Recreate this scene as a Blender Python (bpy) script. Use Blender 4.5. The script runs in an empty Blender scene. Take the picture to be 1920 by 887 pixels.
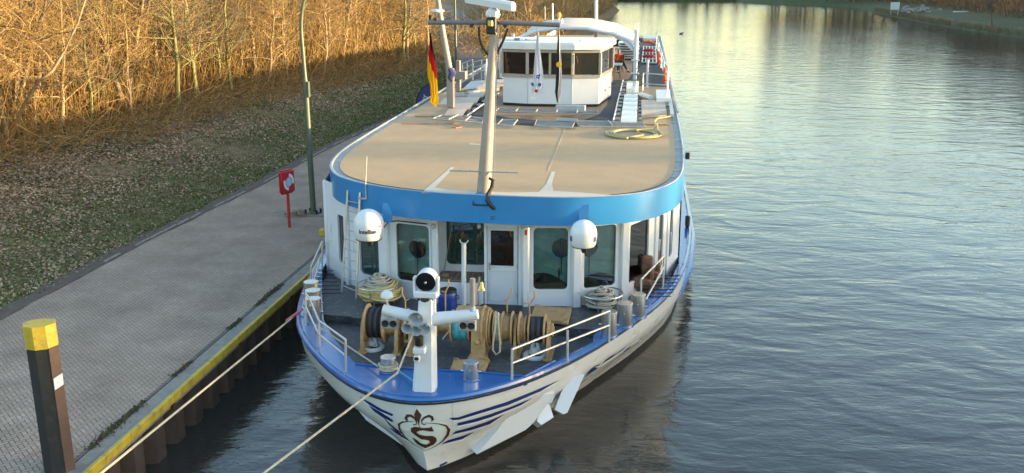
import bpy, bmesh, math, random
import numpy as np
from mathutils import Vector, Matrix, noise
from mathutils.bvhtree import BVHTree
from mathutils.geometry import delaunay_2d_cdt
R = math.radians
rnd = random.Random(7)
C = bpy.context.scene.collection
sc = bpy.context.scene
# ---------------------------------------------------------------- camera
FPX, CX, CY, CAMZ = 1900.0, 960.0, 443.5, 10.45
PITCH = math.atan(494/FPX); YAW = math.atan(250*math.cos(PITCH)/FPX)
cd = bpy.data.cameras.new('camera'); cam = bpy.data.objects.new('camera', cd); C.objects.link(cam)
cd.sensor_width = 36; cd.lens = 36*FPX/1920; cd.clip_end = 3000; cd.clip_start = 0.1
cam.location = (0, 0, CAMZ); cam.rotation_euler = (math.pi/2-PITCH, 0, YAW)
sc.camera = cam
sc.render.resolution_x = 1024; sc.render.resolution_y = 473
# ---------------------------------------------------------------- light
SUN_EL, SUN_AZ = R(5.0), R(87)          # azimuth clockwise from +Y
w = bpy.data.worlds.new('World'); sc.world = w; w.use_nodes = True
nt = w.node_tree; bg = nt.nodes['Background']
sky = nt.nodes.new('ShaderNodeTexSky'); sky.sky_type = 'NISHITA'; sky.sun_disc = False
sky.sun_elevation = SUN_EL; sky.sun_rotation = SUN_AZ; sky.air_density = 1.0; sky.dust_density = 1.0; sky.ozone_density = 1.3
nt.links.new(sky.outputs[0], bg.inputs[0]); bg.inputs[1].default_value = 0.15
sd = bpy.data.lights.new('sun', 'SUN'); sd.energy = 2.9; sd.angle = R(0.6); sd.color = (1.0, 0.72, 0.36)
sun = bpy.data.objects.new('sun', sd); C.objects.link(sun)
sdir = Vector((math.sin(SUN_AZ)*math.cos(SUN_EL), math.cos(SUN_AZ)*math.cos(SUN_EL), math.sin(SUN_EL)))
sun.rotation_euler = sdir.to_track_quat('Z', 'Y').to_euler()
sc.view_settings.view_transform = 'Standard'; sc.view_settings.look = 'None'
sc.view_settings.gamma = 1; sc.view_settings.exposure = 2.68
sc.render.engine = 'CYCLES'
# ---------------------------------------------------------------- pixel to place
def ray(px, py):
    x = (px-CX)/FPX; y = -(py-CY)/FPX
    fw = math.cos(PITCH)+y*math.sin(PITCH); up = -math.sin(PITCH)+y*math.cos(PITCH)
    return Vector((x*math.cos(YAW)-fw*math.sin(YAW), x*math.sin(YAW)+fw*math.cos(YAW), up))
O = Vector((0, 0, CAMZ))
def PZ(px, py, z):
    r = ray(px, py); return O+r*((z-CAMZ)/r.z)
def PY(px, py, Y):
    r = ray(px, py); return O+r*(Y/r.y)
def PX(px, py, X):
    r = ray(px, py); return O+r*(X/r.x)
# ---------------------------------------------------------------- object helpers
class MB:
    def __init__(s): s.v = []; s.f = []; s.uv = None; s.mi = []; s.cur = 0
    def add(s, vs, fs):
        n = len(s.v); s.v += [tuple(p) for p in vs]
        for f in fs: s.f.append(tuple(i+n for i in f)); s.mi.append(s.cur)
        return s
    def box(s, c, size, rz=0, rx=0, ry=0, bev=0):
        M = Matrix.Translation(c) @ Matrix.Rotation(rz, 4, 'Z') @ Matrix.Rotation(rx, 4, 'X') @ Matrix.Rotation(ry, 4, 'Y')
        bm = bmesh.new(); bmesh.ops.create_cube(bm, size=1)
        for q in bm.verts: q.co = Vector((q.co.x*size[0], q.co.y*size[1], q.co.z*size[2]))
        b = bev or min(size)*0.12
        bmesh.ops.bevel(bm, geom=bm.edges[:], offset=min(b, min(size)*0.45), segments=1, affect='EDGES')
        bm.verts.index_update()
        s.add([M @ q.co for q in bm.verts], [[q.index for q in f.verts] for f in bm.faces]); bm.free()
        return s
    def tube(s, pts, r, n=8, cap=True, closed=False):
        pts = [Vector(p) for p in pts]; K = len(pts)
        rs = r if isinstance(r, (list, tuple)) else [r]*K
        up = Vector((0, 0, 1)); vs = []; a = None
        for i, p in enumerate(pts):
            if closed: t = pts[(i+1) % K]-pts[i-1]
            else: t = pts[min(i+1, K-1)]-pts[max(i-1, 0)]
            if t.length < 1e-9: t = Vector((0, 0, 1))
            t.normalize()
            if a is None:
                a = t.orthogonal().normalized()
            else:
                a = a-t*a.dot(t)
                a = a.normalized() if a.length > 1e-6 else t.orthogonal().normalized()
            b = t.cross(a)
            for k in range(n):
                q = 2*math.pi*k/n; vs.append(p+(a*math.cos(q)+b*math.sin(q))*rs[i])
        fs = []
        for i in range(K if closed else K-1):
            j = (i+1) % K
            for k in range(n): fs.append((i*n+k, i*n+(k+1) % n, j*n+(k+1) % n, j*n+k))
        if cap and not closed:
            fs.append(tuple(range(n-1, -1, -1))); fs.append(tuple((K-1)*n+k for k in range(n)))
        return s.add(vs, fs)
    def lathe(s, prof, c=(0, 0, 0), axis=(0, 0, 1), n=24, cap=True):
        """prof: list of (radius, height along axis)"""
        ax = Vector(axis).normalized(); a = ax.orthogonal().normalized(); b = ax.cross(a); c = Vector(c)
        vs = []
        for (r, h) in prof:
            for k in range(n):
                q = 2*math.pi*k/n; vs.append(c+ax*h+(a*math.cos(q)+b*math.sin(q))*r)
        fs = []
        for i in range(len(prof)-1):
            for k in range(n): fs.append((i*n+k, i*n+(k+1) % n, (i+1)*n+(k+1) % n, (i+1)*n+k))
        if cap:
            fs.append(tuple(range(n-1, -1, -1))); fs.append(tuple((len(prof)-1)*n+k for k in range(n)))
        return s.add(vs, fs)
    def prism(s, poly, z0, z1):
        n = len(poly); vs = [(p[0], p[1], z0) for p in poly]+[(p[0], p[1], z1) for p in poly]
        fs = [tuple(range(n-1, -1, -1)), tuple(range(n, 2*n))]+[(i, (i+1) % n, n+(i+1) % n, n+i) for i in range(n)]
        return s.add(vs, fs)
    def slab(s, pts, d):
        """3-D polygon thickened by vector d"""
        d = Vector(d); n = len(pts); vs = [Vector(p) for p in pts]+[Vector(p)+d for p in pts]
        fs = [tuple(range(n-1, -1, -1)), tuple(range(n, 2*n))]+[(i, (i+1) % n, n+(i+1) % n, n+i) for i in range(n)]
        return s.add(vs, fs)
    def arrays(s, V, F):
        s.np = (V, F); return s
    def build(s, name, m, parent=None, smooth=False, org=None):
        V = np.array(s.v, dtype=float) if s.v else np.zeros((0, 3))
        if org is None:
            lo, hi = V.min(0), V.max(0); org = Vector(((lo[0]+hi[0])/2, (lo[1]+hi[1])/2, lo[2]))
        org = Vector(org)
        me = bpy.data.meshes.new(name)
        me.from_pydata([tuple(p-np.array(org)) for p in V], [], s.f)
        for mm in (m if isinstance(m, (list, tuple)) else [m]): me.materials.append(mm)
        if isinstance(m, (list, tuple)): me.polygons.foreach_set('material_index', s.mi)
        bm = bmesh.new(); bm.from_mesh(me); bmesh.ops.recalc_face_normals(bm, faces=bm.faces[:])
        if smooth:
            bmesh.ops.remove_doubles(bm, verts=bm.verts[:], dist=1e-5); bmesh.ops.recalc_face_normals(bm, faces=bm.faces[:])
            for f in bm.faces: f.smooth = True
            for e in bm.edges:
                if len(e.link_faces) == 2 and e.calc_face_angle(0) > R(38): e.smooth = False
        bm.to_mesh(me); bm.free()
        return link(name, me, org, parent)
def world_loc(o):
    p = Vector(o.location)
    while o.parent: o = o.parent; p += o.location
    return p
def link(name, me, org, parent=None):
    o = bpy.data.objects.new(name, me); C.objects.link(o)
    if parent:
        o.parent = parent; o.location = Vector(org)-world_loc(parent)
    else: o.location = org
    return o
def npmesh(name, V, F, m, org=(0, 0, 0), parent=None, smooth=False, col=None):
    """fast quads/tris mesh; V (n,3), F (m,k)"""
    me = bpy.data.meshes.new(name); V = np.asarray(V, dtype=np.float32)-np.array(org, dtype=np.float32); F = np.asarray(F, dtype=np.int32)
    k = F.shape[1]
    me.vertices.add(len(V)); me.vertices.foreach_set('co', V.ravel())
    me.loops.add(F.size); me.loops.foreach_set('vertex_index', F.ravel())
    me.polygons.add(len(F)); me.polygons.foreach_set('loop_start', np.arange(0, F.size, k, dtype=np.int32))
    me.polygons.foreach_set('loop_total', np.full(len(F), k, dtype=np.int32))
    if smooth: me.polygons.foreach_set('use_smooth', np.ones(len(F), dtype=bool))
    me.update(calc_edges=True); me.validate()
    me.materials.append(m)
    return link(name, me, Vector(org), parent)
def tag(o, label=None, cat=None, group=None, kind=None):
    if label: o['label'] = label
    if cat: o['category'] = cat
    if group: o['group'] = group
    if kind: o['kind'] = kind
    return o
def thing(name, loc, label, cat, group=None):
    o = bpy.data.objects.new(name, None); C.objects.link(o); o.location = loc; o.empty_display_size = 0.2
    return tag(o, label, cat, group)
def copy_tree(o, parent=None):
    c = o.copy(); C.objects.link(c)
    if parent: c.parent = parent
    for ch in list(o.children): copy_tree(ch, c)
    return c
def sub(name, parent, loc):
    o = bpy.data.objects.new(name, None); C.objects.link(o); o.parent = parent; o.location = Vector(loc)-world_loc(parent); return o
def struct(o): o['kind'] = 'structure'; return o
# ---------------------------------------------------------------- materials
def N(nt, t, **k):
    n = nt.nodes.new(t)
    for a, b in k.items():
        if a in n.inputs.keys() if isinstance(a, str) else False: n.inputs[a].default_value = b
        else: setattr(n, a, b)
    return n
def mat(name, col, rough=0.5, metal=0.0, var=0.12, scale=6.0, bump=0.0, bscale=None, spec=0.5, coat=0.0, dirt=None, dscale=1.5, damt=0.5, stretch=(1, 1, 1)):
    m = bpy.data.materials.new(name); m.use_nodes = True; nt = m.node_tree; L = nt.links
    b = nt.nodes['Principled BSDF']; b.inputs['Roughness'].default_value = rough; b.inputs['Metallic'].default_value = metal
    b.inputs['Specular IOR Level'].default_value = spec; b.inputs['Coat Weight'].default_value = coat
    tc = nt.nodes.new('ShaderNodeTexCoord'); mp = nt.nodes.new('ShaderNodeMapping'); mp.inputs['Scale'].default_value = stretch
    L.new(tc.outputs['Object'], mp.inputs[0])
    nz = nt.nodes.new('ShaderNodeTexNoise'); nz.inputs['Scale'].default_value = scale; nz.inputs['Detail'].default_value = 6; nz.inputs['Roughness'].default_value = 0.65
    L.new(mp.outputs[0], nz.inputs[0])
    cr = nt.nodes.new('ShaderNodeValToRGB'); c = col
    cr.color_ramp.elements[0].position = 0.3; cr.color_ramp.elements[1].position = 0.7
    cr.color_ramp.elements[0].color = (c[0]*(1-var), c[1]*(1-var), c[2]*(1-var), 1)
    cr.color_ramp.elements[1].color = (min(1, c[0]*(1+var)), min(1, c[1]*(1+var)), min(1, c[2]*(1+var)), 1)
    L.new(nz.outputs[0], cr.inputs[0]); out = cr.outputs[0]
    if dirt:
        n2 = nt.nodes.new('ShaderNodeTexNoise'); n2.inputs['Scale'].default_value = dscale; n2.inputs['Detail'].default_value = 9; n2.inputs['Roughness'].default_value = 0.7
        L.new(mp.outputs[0], n2.inputs[0])
        r2 = nt.nodes.new('ShaderNodeValToRGB'); r2.color_ramp.elements[0].position = 0.52; r2.color_ramp.elements[1].position = 0.68
        L.new(n2.outputs[0], r2.inputs[0])
        mu = nt.nodes.new('ShaderNodeMath'); mu.operation = 'MULTIPLY'; mu.inputs[1].default_value = damt; L.new(r2.outputs[0], mu.inputs[0])
        mx = nt.nodes.new('ShaderNodeMixRGB'); L.new(mu.outputs[0], mx.inputs[0]); L.new(out, mx.inputs[1]); mx.inputs[2].default_value = (*dirt, 1); out = mx.outputs[0]
    L.new(out, b.inputs['Base Color'])
    rr = nt.nodes.new('ShaderNodeMapRange'); rr.inputs['To Min'].default_value = max(0.02, rough*0.8); rr.inputs['To Max'].default_value = min(1, rough*1.25)
    L.new(nz.outputs[0], rr.inputs[0]); L.new(rr.outputs[0], b.inputs['Roughness'])
    if bump:
        n3 = nt.nodes.new('ShaderNodeTexNoise'); n3.inputs['Scale'].default_value = bscale or scale*4; n3.inputs['Detail'].default_value = 4
        L.new(mp.outputs[0], n3.inputs[0])
        bp = nt.nodes.new('ShaderNodeBump'); bp.inputs['Strength'].default_value = bump; bp.inputs['Distance'].default_value = 0.02
        L.new(n3.outputs[0], bp.inputs['Height']); L.new(bp.outputs[0], b.inputs['Normal'])
    return m
M = {}
M['white'] = mat('white_paint', (.63, .66, .71), .35, var=.03, scale=2, dirt=(.46, .46, .44), dscale=2.5, damt=.2)
M['hull'] = mat('hull_cream_paint', (.59, .59, .58), .28, var=.04, scale=1, dirt=(.42, .39, .33), dscale=1.2, damt=.3, coat=.3, bump=.02, bscale=1.5, stretch=(1, 1, 3))
M['fascia'] = mat('fascia_blue_paint', (.026, .20, .47), .3, var=.06, scale=1.5, dirt=(.05, .24, .5), dscale=2, damt=.25, coat=.2, bump=.04, bscale=2)
M['blue'] = mat('gunwale_blue_paint', (.010, .10, .34), .22, var=.12, scale=2, dirt=(.02, .06, .22), dscale=3, damt=.5, coat=.4, bump=.08, bscale=3)
M['ventblue'] = mat('pale_blue_paint', (.05, .16, .5), .4, var=.1, dirt=(.12, .15, .25), damt=.3)
M['navy'] = mat('navy_stripe_paint', (.008, .02, .12), .35)
M['brown'] = mat('emblem_brown_paint', (.065, .025, .015), .4)
M['black'] = mat('black_rubber', (.012, .012, .013), .5, bump=.1)
M['deck'] = mat('grey_deck_paint', (.055, .062, .07), .45, var=.25, scale=3, dirt=(.33, .35, .37), dscale=6, damt=.35, bump=.25, bscale=30)
M['roofdeck'] = mat('beige_roof_coating', (.43, .295, .16), .7, var=.09, scale=1.6, dirt=(.33, .24, .15), dscale=.7, damt=.5, bump=.15, bscale=60)
M['roofpale'] = mat('pale_roof_filler', (.55, .50, .42), .7, var=.15, scale=5, dirt=(.36, .3, .22), dscale=5)
M['gutter'] = mat('grey_roof_edge', (.20, .23, .26), .5, var=.2, scale=2, dirt=(.42, .44, .44), dscale=1.5, damt=.6)
M['darkfloor'] = mat('charcoal_deck_mat', (.035, .037, .045), .8, var=.2, scale=3, dirt=(.07, .07, .075), bump=.2, bscale=50)
M['brownfloor'] = mat('brown_deck_coating', (.27, .175, .10), .75, var=.1, scale=2, dirt=(.2, .13, .08))
M['gold'] = mat('ochre_machine_paint', (.43, .27, .12), .42, var=.15, scale=4, dirt=(.12, .07, .035), dscale=5, damt=.6, bump=.1)
M['steel'] = mat('brushed_steel', (.55, .54, .52), .28, metal=.9, var=.15, scale=8, dirt=(.25, .23, .2), dscale=6, damt=.5, stretch=(1, 1, .2))
M['alu'] = mat('aluminium_tube', (.62, .61, .59), .35, metal=.7, var=.1)
M['galv'] = mat('weathered_aluminium', (.42, .42, .42), .45, metal=.5, var=.2, dirt=(.2, .18, .16))
M['cream'] = mat('mast_cream_paint', (.27, .235, .21), .4, var=.08, scale=3, dirt=(.4, .33, .26), damt=.4)
M['greybar'] = mat('grey_bar_paint', (.16, .15, .16), .45)
M['wire'] = mat('steel_wire_rope', (.05, .05, .055), .5, var=.4, scale=14, bump=.6, bscale=40, metal=.3)
M['rope'] = mat('natural_rope', (.52, .47, .34), .85, var=.22, scale=14, bump=.7, bscale=90)
M['ropeg'] = mat('grey_rope', (.40, .38, .33), .85, var=.25, scale=14, bump=.7, bscale=90)
M['ropey'] = mat('yellow_rope', (.56, .47, .20), .8, var=.22, scale=14, bump=.7, bscale=90)
M['ropet'] = mat('teal_rope', (.08, .36, .45), .75, var=.25, scale=14, bump=.6, bscale=60)
M['ropep'] = mat('pink_rope', (.55, .14, .16), .8)
M['hose'] = mat('pale_yellow_hose', (.40, .33, .15), .45, var=.1)
M['plasticw'] = mat('white_plastic', (.66, .68, .70), .3, var=.03, dirt=(.6, .58, .54), dscale=3, damt=.3, bump=.0)
M['red'] = mat('red_plastic', (.42, .015, .025), .35, var=.12, dirt=(.3, .03, .03))
M['orange'] = mat('orange_fabric', (.7, .10, .03), .6)
M['bluebarrel'] = mat('blue_plastic', (.012, .05, .25), .35, bump=.05)
M['wood'] = mat('teak_bench', (.20, .14, .10), .6, var=.25, scale=5, stretch=(4, .6, 1))
M['darkwood'] = mat('dark_furniture', (.05, .032, .025), .5)
M['brass'] = mat('brass', (.6, .42, .15), .3, metal=.9)
M['lampgreen'] = mat('green_post_paint', (.075, .10, .07), .45, var=.12, scale=3, dirt=(.16, .17, .12), damt=.3)
M['concrete'] = mat('concrete', (.24, .22, .195), .85, var=.2, scale=5, dirt=(.12, .11, .09), dscale=3, bump=.4, bscale=40)
M['rust'] = mat('rusty_steel', (.052, .036, .030), .6, var=.3, scale=3, dirt=(.085, .045, .03), dscale=2, damt=.7, bump=.3, bscale=20)
M['darksteel'] = mat('dark_pile_steel', (.018, .019, .021), .5, var=.25, scale=3, dirt=(.04, .05, .055), dscale=4, damt=.5, bump=.2, bscale=20)
M['yellow'] = mat('worn_yellow_paint', (.46, .34, .03), .5, var=.2, scale=4, dirt=(.20, .16, .08), dscale=3.5, damt=.8, bump=.3, bscale=25)
M['chair'] = mat('brown_upholstery', (.16, .085, .055), .85, var=.4, scale=9)
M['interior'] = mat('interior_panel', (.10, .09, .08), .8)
M['flagstaff'] = M['alu']
M['door'] = mat('door_white', (.54, .58, .64), .35, var=.04)
M['frame_t'] = mat('taupe_frame', (.33, .30, .28), .45)
M['pathbed'] = mat('path_bed_sand', (.15, .125, .105), .95, var=.3, scale=6)
M['soil'] = mat('dark_soil', (.10, .075, .058), .95, var=.3, scale=6, bump=.5, bscale=30)
M['asphalt'] = mat('asphalt', (.12, .115, .115), .9, var=.15, scale=8)
M['stone'] = mat('grey_rock', (.25, .24, .23), .9, var=.4, scale=2, bump=.6)
def glass(name, col, rough=.03, spec=1.0, var=.3, scale=.8):
    m = mat(name, col, rough, var=var, scale=scale, spec=spec, coat=.6); m.node_tree.nodes['Principled BSDF'].inputs['Coat Roughness'].default_value = .02; return m
M['gteal'] = glass('teal_window_glass', (.10, .22, .26), var=.6, scale=1.3)
M['gdark'] = glass('dark_window_glass', (.012, .022, .022))
M['ggreen'] = glass('green_window_glass', (.02, .05, .045))
M['gbrown'] = glass('brown_window_glass', (.018, .012, .010), spec=.45); M['gbrown'].node_tree.nodes['Principled BSDF'].inputs['Coat Weight'].default_value = 0
M['glens'] = mat('lens_glass', (.008, .008, .01), .12, spec=.4)
def clear_glass():
    m = bpy.data.materials.new('clear_window_glass'); m.use_nodes = True; nt = m.node_tree; nt.nodes.remove(nt.nodes['Principled BSDF'])
    t = nt.nodes.new('ShaderNodeBsdfTransparent'); t.inputs[0].default_value = (.75, .8, .78, 1); g = nt.nodes.new('ShaderNodeBsdfGlossy'); g.inputs['Roughness'].default_value = .02
    f = nt.nodes.new('ShaderNodeFresnel'); f.inputs[0].default_value = 1.6; mx = nt.nodes.new('ShaderNodeMixShader')
    nt.links.new(f.outputs[0], mx.inputs[0]); nt.links.new(t.outputs[0], mx.inputs[1]); nt.links.new(g.outputs[0], mx.inputs[2]); nt.links.new(mx.outputs[0], nt.nodes['Material Output'].inputs[0]); return m
M['gclear'] = clear_glass()
def water_mat():
    m = bpy.data.materials.new('river_water'); m.use_nodes = True; nt = m.node_tree; L = nt.links; b = nt.nodes['Principled BSDF']
    b.inputs['Base Color'].default_value = (.036, .033, .029, 1); b.inputs['Roughness'].default_value = .04; b.inputs['IOR'].default_value = 1.45
    b.inputs['Specular IOR Level'].default_value = .5
    tc = nt.nodes.new('ShaderNodeTexCoord')
    def wv(scale, det, dist, st, rot=0, prev=None, strength=1.0, rough=.55, mask=None):
        mp = nt.nodes.new('ShaderNodeMapping'); mp.inputs['Scale'].default_value = st; mp.inputs['Rotation'].default_value = (0, 0, rot)
        L.new(tc.outputs['Object'], mp.inputs[0]); n = nt.nodes.new('ShaderNodeTexNoise'); n.inputs['Scale'].default_value = scale; n.inputs['Detail'].default_value = det; n.inputs['Roughness'].default_value = rough
        n.inputs['Distortion'].default_value = .6
        L.new(mp.outputs[0], n.inputs[0]); bp = nt.nodes.new('ShaderNodeBump'); bp.inputs['Distance'].default_value = dist; bp.inputs['Strength'].default_value = strength
        L.new(n.outputs[0], bp.inputs['Height'])
        if prev: L.new(prev, bp.inputs['Normal'])
        if mask: L.new(mask, bp.inputs['Strength'])
        return bp.outputs[0]
    # patches of stronger and calmer ripple
    mp = nt.nodes.new('ShaderNodeMapping'); mp.inputs['Scale'].default_value = (1, .45, 1); L.new(tc.outputs['Object'], mp.inputs[0])
    pn = nt.nodes.new('ShaderNodeTexNoise'); pn.inputs['Scale'].default_value = .09; pn.inputs['Detail'].default_value = 3; L.new(mp.outputs[0], pn.inputs[0])
    pr = nt.nodes.new('ShaderNodeMapRange'); pr.inputs['From Min'].default_value = .38; pr.inputs['From Max'].default_value = .62; pr.inputs['To Min'].default_value = .25; pr.inputs['To Max'].default_value = 1.0
    L.new(pn.outputs[0], pr.inputs[0])
    a = wv(.35, 2, .075, (1, 1.6, 1), .25)
    a = wv(1.3, 3, .019, (1, 2.2, 1), -.3, a, 1)
    a = wv(4.5, 3, .008, (1, 2.0, 1), .2, a, 1, .6, pr.outputs[0])
    L.new(a, b.inputs['Normal'])
    return m
M['water'] = water_mat()
def ground_mat():
    m = bpy.data.materials.new('grass_and_leaf_litter'); m.use_nodes = True; nt = m.node_tree; L = nt.links; b = nt.nodes['Principled BSDF']; b.inputs['Roughness'].default_value = .95
    b.inputs['Specular IOR Level'].default_value = .1
    tc = nt.nodes.new('ShaderNodeTexCoord'); n1 = nt.nodes.new('ShaderNodeTexNoise'); n1.inputs['Scale'].default_value = 2.2; n1.inputs['Detail'].default_value = 8; n1.inputs['Roughness'].default_value = .7
    n2 = nt.nodes.new('ShaderNodeTexNoise'); n2.inputs['Scale'].default_value = 14; n2.inputs['Detail'].default_value = 5
    L.new(tc.outputs['Object'], n1.inputs[0]); L.new(tc.outputs['Object'], n2.inputs[0])
    r1 = nt.nodes.new('ShaderNodeValToRGB'); e = r1.color_ramp.elements; e[0].position = .38; e[0].color = (.12, .105, .045, 1); e[1].position = .6; e[1].color = (.26, .19, .125, 1)
    q = e.new(.48); q.color = (.19, .14, .08, 1)
    L.new(n1.outputs[0], r1.inputs[0])
    mx = nt.nodes.new('ShaderNodeMixRGB'); mx.blend_type = 'MULTIPLY'; mx.inputs[0].default_value = .6; r2 = nt.nodes.new('ShaderNodeValToRGB'); r2.color_ramp.elements[0].position = .35; r2.color_ramp.elements[0].color = (.45, .45, .45, 1); r2.color_ramp.elements[1].position = .65
    L.new(n2.outputs[0], r2.inputs[0]); L.new(r1.outputs[0], mx.inputs[1]); L.new(r2.outputs[0], mx.inputs[2]); L.new(mx.outputs[0], b.inputs['Base Color'])
    bp = nt.nodes.new('ShaderNodeBump'); bp.inputs['Strength'].default_value = .6; bp.inputs['Distance'].default_value = .05; L.new(n2.outputs[0], bp.inputs['Height']); L.new(bp.outputs[0], b.inputs['Normal'])
    return m
M['ground'] = ground_mat()
def island_mat(name, cols, rough=.85, trans=0.0, island=True):
    m = bpy.data.materials.new(name); m.use_nodes = True; nt = m.node_tree; L = nt.links; b = nt.nodes['Principled BSDF']; b.inputs['Roughness'].default_value = rough
    b.inputs['Specular IOR Level'].default_value = .25
    g = nt.nodes.new('ShaderNodeNewGeometry'); cr = nt.nodes.new('ShaderNodeValToRGB'); e = cr.color_ramp.elements
    e[0].color = (*cols[0], 1); e[0].position = 0; e[1].color = (*cols[-1], 1); e[1].position = 1
    for i, c in enumerate(cols[1:-1]): q = e.new((i+1)/(len(cols)-1)); q.color = (*c, 1)
    L.new(g.outputs['Random Per Island'], cr.inputs[0])
    tc = nt.nodes.new('ShaderNodeTexCoord'); nz = nt.nodes.new('ShaderNodeTexNoise'); nz.inputs['Scale'].default_value = .8; nz.inputs['Detail'].default_value = 5; L.new(tc.outputs['Object'], nz.inputs[0])
    r2 = nt.nodes.new('ShaderNodeMapRange'); r2.inputs['From Min'].default_value = .3; r2.inputs['From Max'].default_value = .7; r2.inputs['To Min'].default_value = .82; r2.inputs['To Max'].default_value = 1.15; L.new(nz.outputs[0], r2.inputs[0])
    vm = nt.nodes.new('ShaderNodeVectorMath'); vm.operation = 'SCALE'; L.new(cr.outputs[0], vm.inputs[0]); L.new(r2.outputs[0], vm.inputs['Scale']); L.new(vm.outputs[0], b.inputs['Base Color'])
    return m
M['pavers'] = island_mat('concrete_pavers', [(.36, .275, .21), (.385, .30, .232), (.415, .325, .255), (.37, .285, .22)], .85)
M['leaf'] = island_mat('fallen_leaves', [(.27, .18, .11), (.38, .27, .17), (.44, .32, .21), (.20, .13, .08), (.40, .29, .19)], .8)
M['grass'] = island_mat('grass_blades', [(.06, .10, .022), (.10, .15, .035), (.14, .16, .055), (.075, .12, .028)], .7)
M['ivy'] = island_mat('ivy_leaves', [(.012, .03, .012), (.03, .06, .02), (.05, .08, .03), (.02, .045, .015)], .45)
M['twig'] = island_mat('bare_twigs', [(.10, .065, .03), (.32, .205, .08), (.44, .30, .12), (.17, .11, .05)], .8)
M['twigd'] = island_mat('grey_twigs', [(.09, .07, .055), (.15, .12, .09), (.19, .15, .11), (.07, .055, .045)], .85)
M['bark'] = mat('pale_bark', (.27, .20, .12), .85, var=.35, scale=5, bump=.7, bscale=18, stretch=(1, 1, .4))
M['barkg'] = mat('mossy_bark', (.17, .17, .06), .85, var=.35, scale=5, bump=.7, bscale=18, dirt=(.08, .10, .025), damt=.7)
M['reed'] = island_mat('dry_reeds', [(.22, .17, .10), (.32, .25, .16), (.15, .11, .07)], .85)
# ================================================================ SETTING
ZQ = 1.25; XQ = -10.25
def sm(a, b, x):
    t = max(0, min(1, (x-a)/(b-a))); return t*t*(3-2*t)
def gl(X, Y):
    """height of the left bank"""
    d = max(0, -X-18.2)
    z = ZQ-0.03+0.55*sm(0, 6, d)+0.13*max(0, d-5)
    z = min(z, 9.5)
    if Y > 100: z = ZQ-0.03+(z-ZQ)*(1-.45*sm(100, 150, Y))
    z += 0.12*noise.noise(Vector((X*.25, Y*.25, 0)))*sm(0, 4, d)
    return z
def shoreL(Y):
    if Y < 112: return XQ-0.55
    return XQ-0.55+2.0*sm(112, 135, Y)+2.3*sm(210, 290, Y)-70*sm(300, 460, Y)
def wy(i): return -50+i*3.0
# water and river bed
wm = MB(); wm.add([(-500, -120, 0), (500, -120, 0), (500, 1400, 0), (-500, 1400, 0)], [(0, 1, 2, 3)])
struct(wm.build('river_water', M['water'], org=(0, 0, 0)))
# left ground sheet
g = MB(); cols = [0, .4, 1.6, 3, 5, 7, 8, 9, 10.5, 12, 14, 16, 18, 21, 24, 28, 33, 40, 50, 65, 90, 130, 200, 350]
rows = [-60+4*i for i in range(130)]+[480, 520, 600, 800, 1300]
for Y in rows:
    xs = shoreL(Y)
    for k, c in enumerate(cols):
        X = xs-c; z = gl(X, Y)
        if Y >= 112:
            z = -0.3+(z+0.3)*sm(0, 2.2, c)
        g.v.append((X, Y, z))
nc = len(cols)
for i in range(len(rows)-1):
    for k in range(nc-1): g.f.append((i*nc+k, i*nc+k+1, (i+1)*nc+k+1, (i+1)*nc+k)); g.mi.append(0)
struct(g.build('ground', M['ground'], org=(0, 0, 0), smooth=True))
# right bank
def shoreR(Y):
    if Y < 150: return 78-14*sm(60, 150, Y)
    return 64-3*math.sin((Y-150)/40)-3*sm(150, 300, Y)-28*sm(325, 392, Y)
g = MB(); cols2 = [0, .8, 2, 4, 8, 13, 20, 28, 38, 50, 70, 110, 200, 400]
for Y in [-100+6*i for i in range(82)]+[398, 402, 420]:
    xs = shoreR(Y)
    for c in cols2:
        z = -0.4+1.9*sm(0, 3, c)+0.03*max(0, c-5)+0.15*noise.noise(Vector((c*.2, Y*.1, 3)))
        shade_hill = 10.6*sm(-100, -60, Y)*(1-sm(78, 108, Y))  # unseen rise added out of frame to keep the low sun off the ship
        z += shade_hill*sm(3, 22, c)+.9*noise.noise(Vector((c*.05, Y*.07, 9)))*sm(8, 25, c)*(1 if shade_hill > 1 else .2)
        g.v.append((xs+c, Y, min(z, 12)))
nc = len(cols2); nr = len(g.v)//nc
for i in range(nr-1):
    for k in range(nc-1): g.f.append((i*nc+k, (i+1)*nc+k, (i+1)*nc+k+1, i*nc+k+1)); g.mi.append(0)
M['farground'] = mat('far_bank_grass', (.075, .085, .035), .95, var=.3, scale=.5, dirt=(.12, .10, .06), dscale=.2, damt=.6)
struct(g.build('far_bank_terrain', M['farground'], org=(0, 0, 0), smooth=True))
g = MB(); rr = [(-500, 1300), (-500, 430), (-90, 440), (-40, 425), (-8, 410), (18, 402), (38, 398), (60, 402), (500, 396), (500, 1300)]
g.prism(rr, -0.6, 1.3)
struct(g.build('far_shore_terrain', M['farground'], org=(0, 0, 0)))
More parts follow.
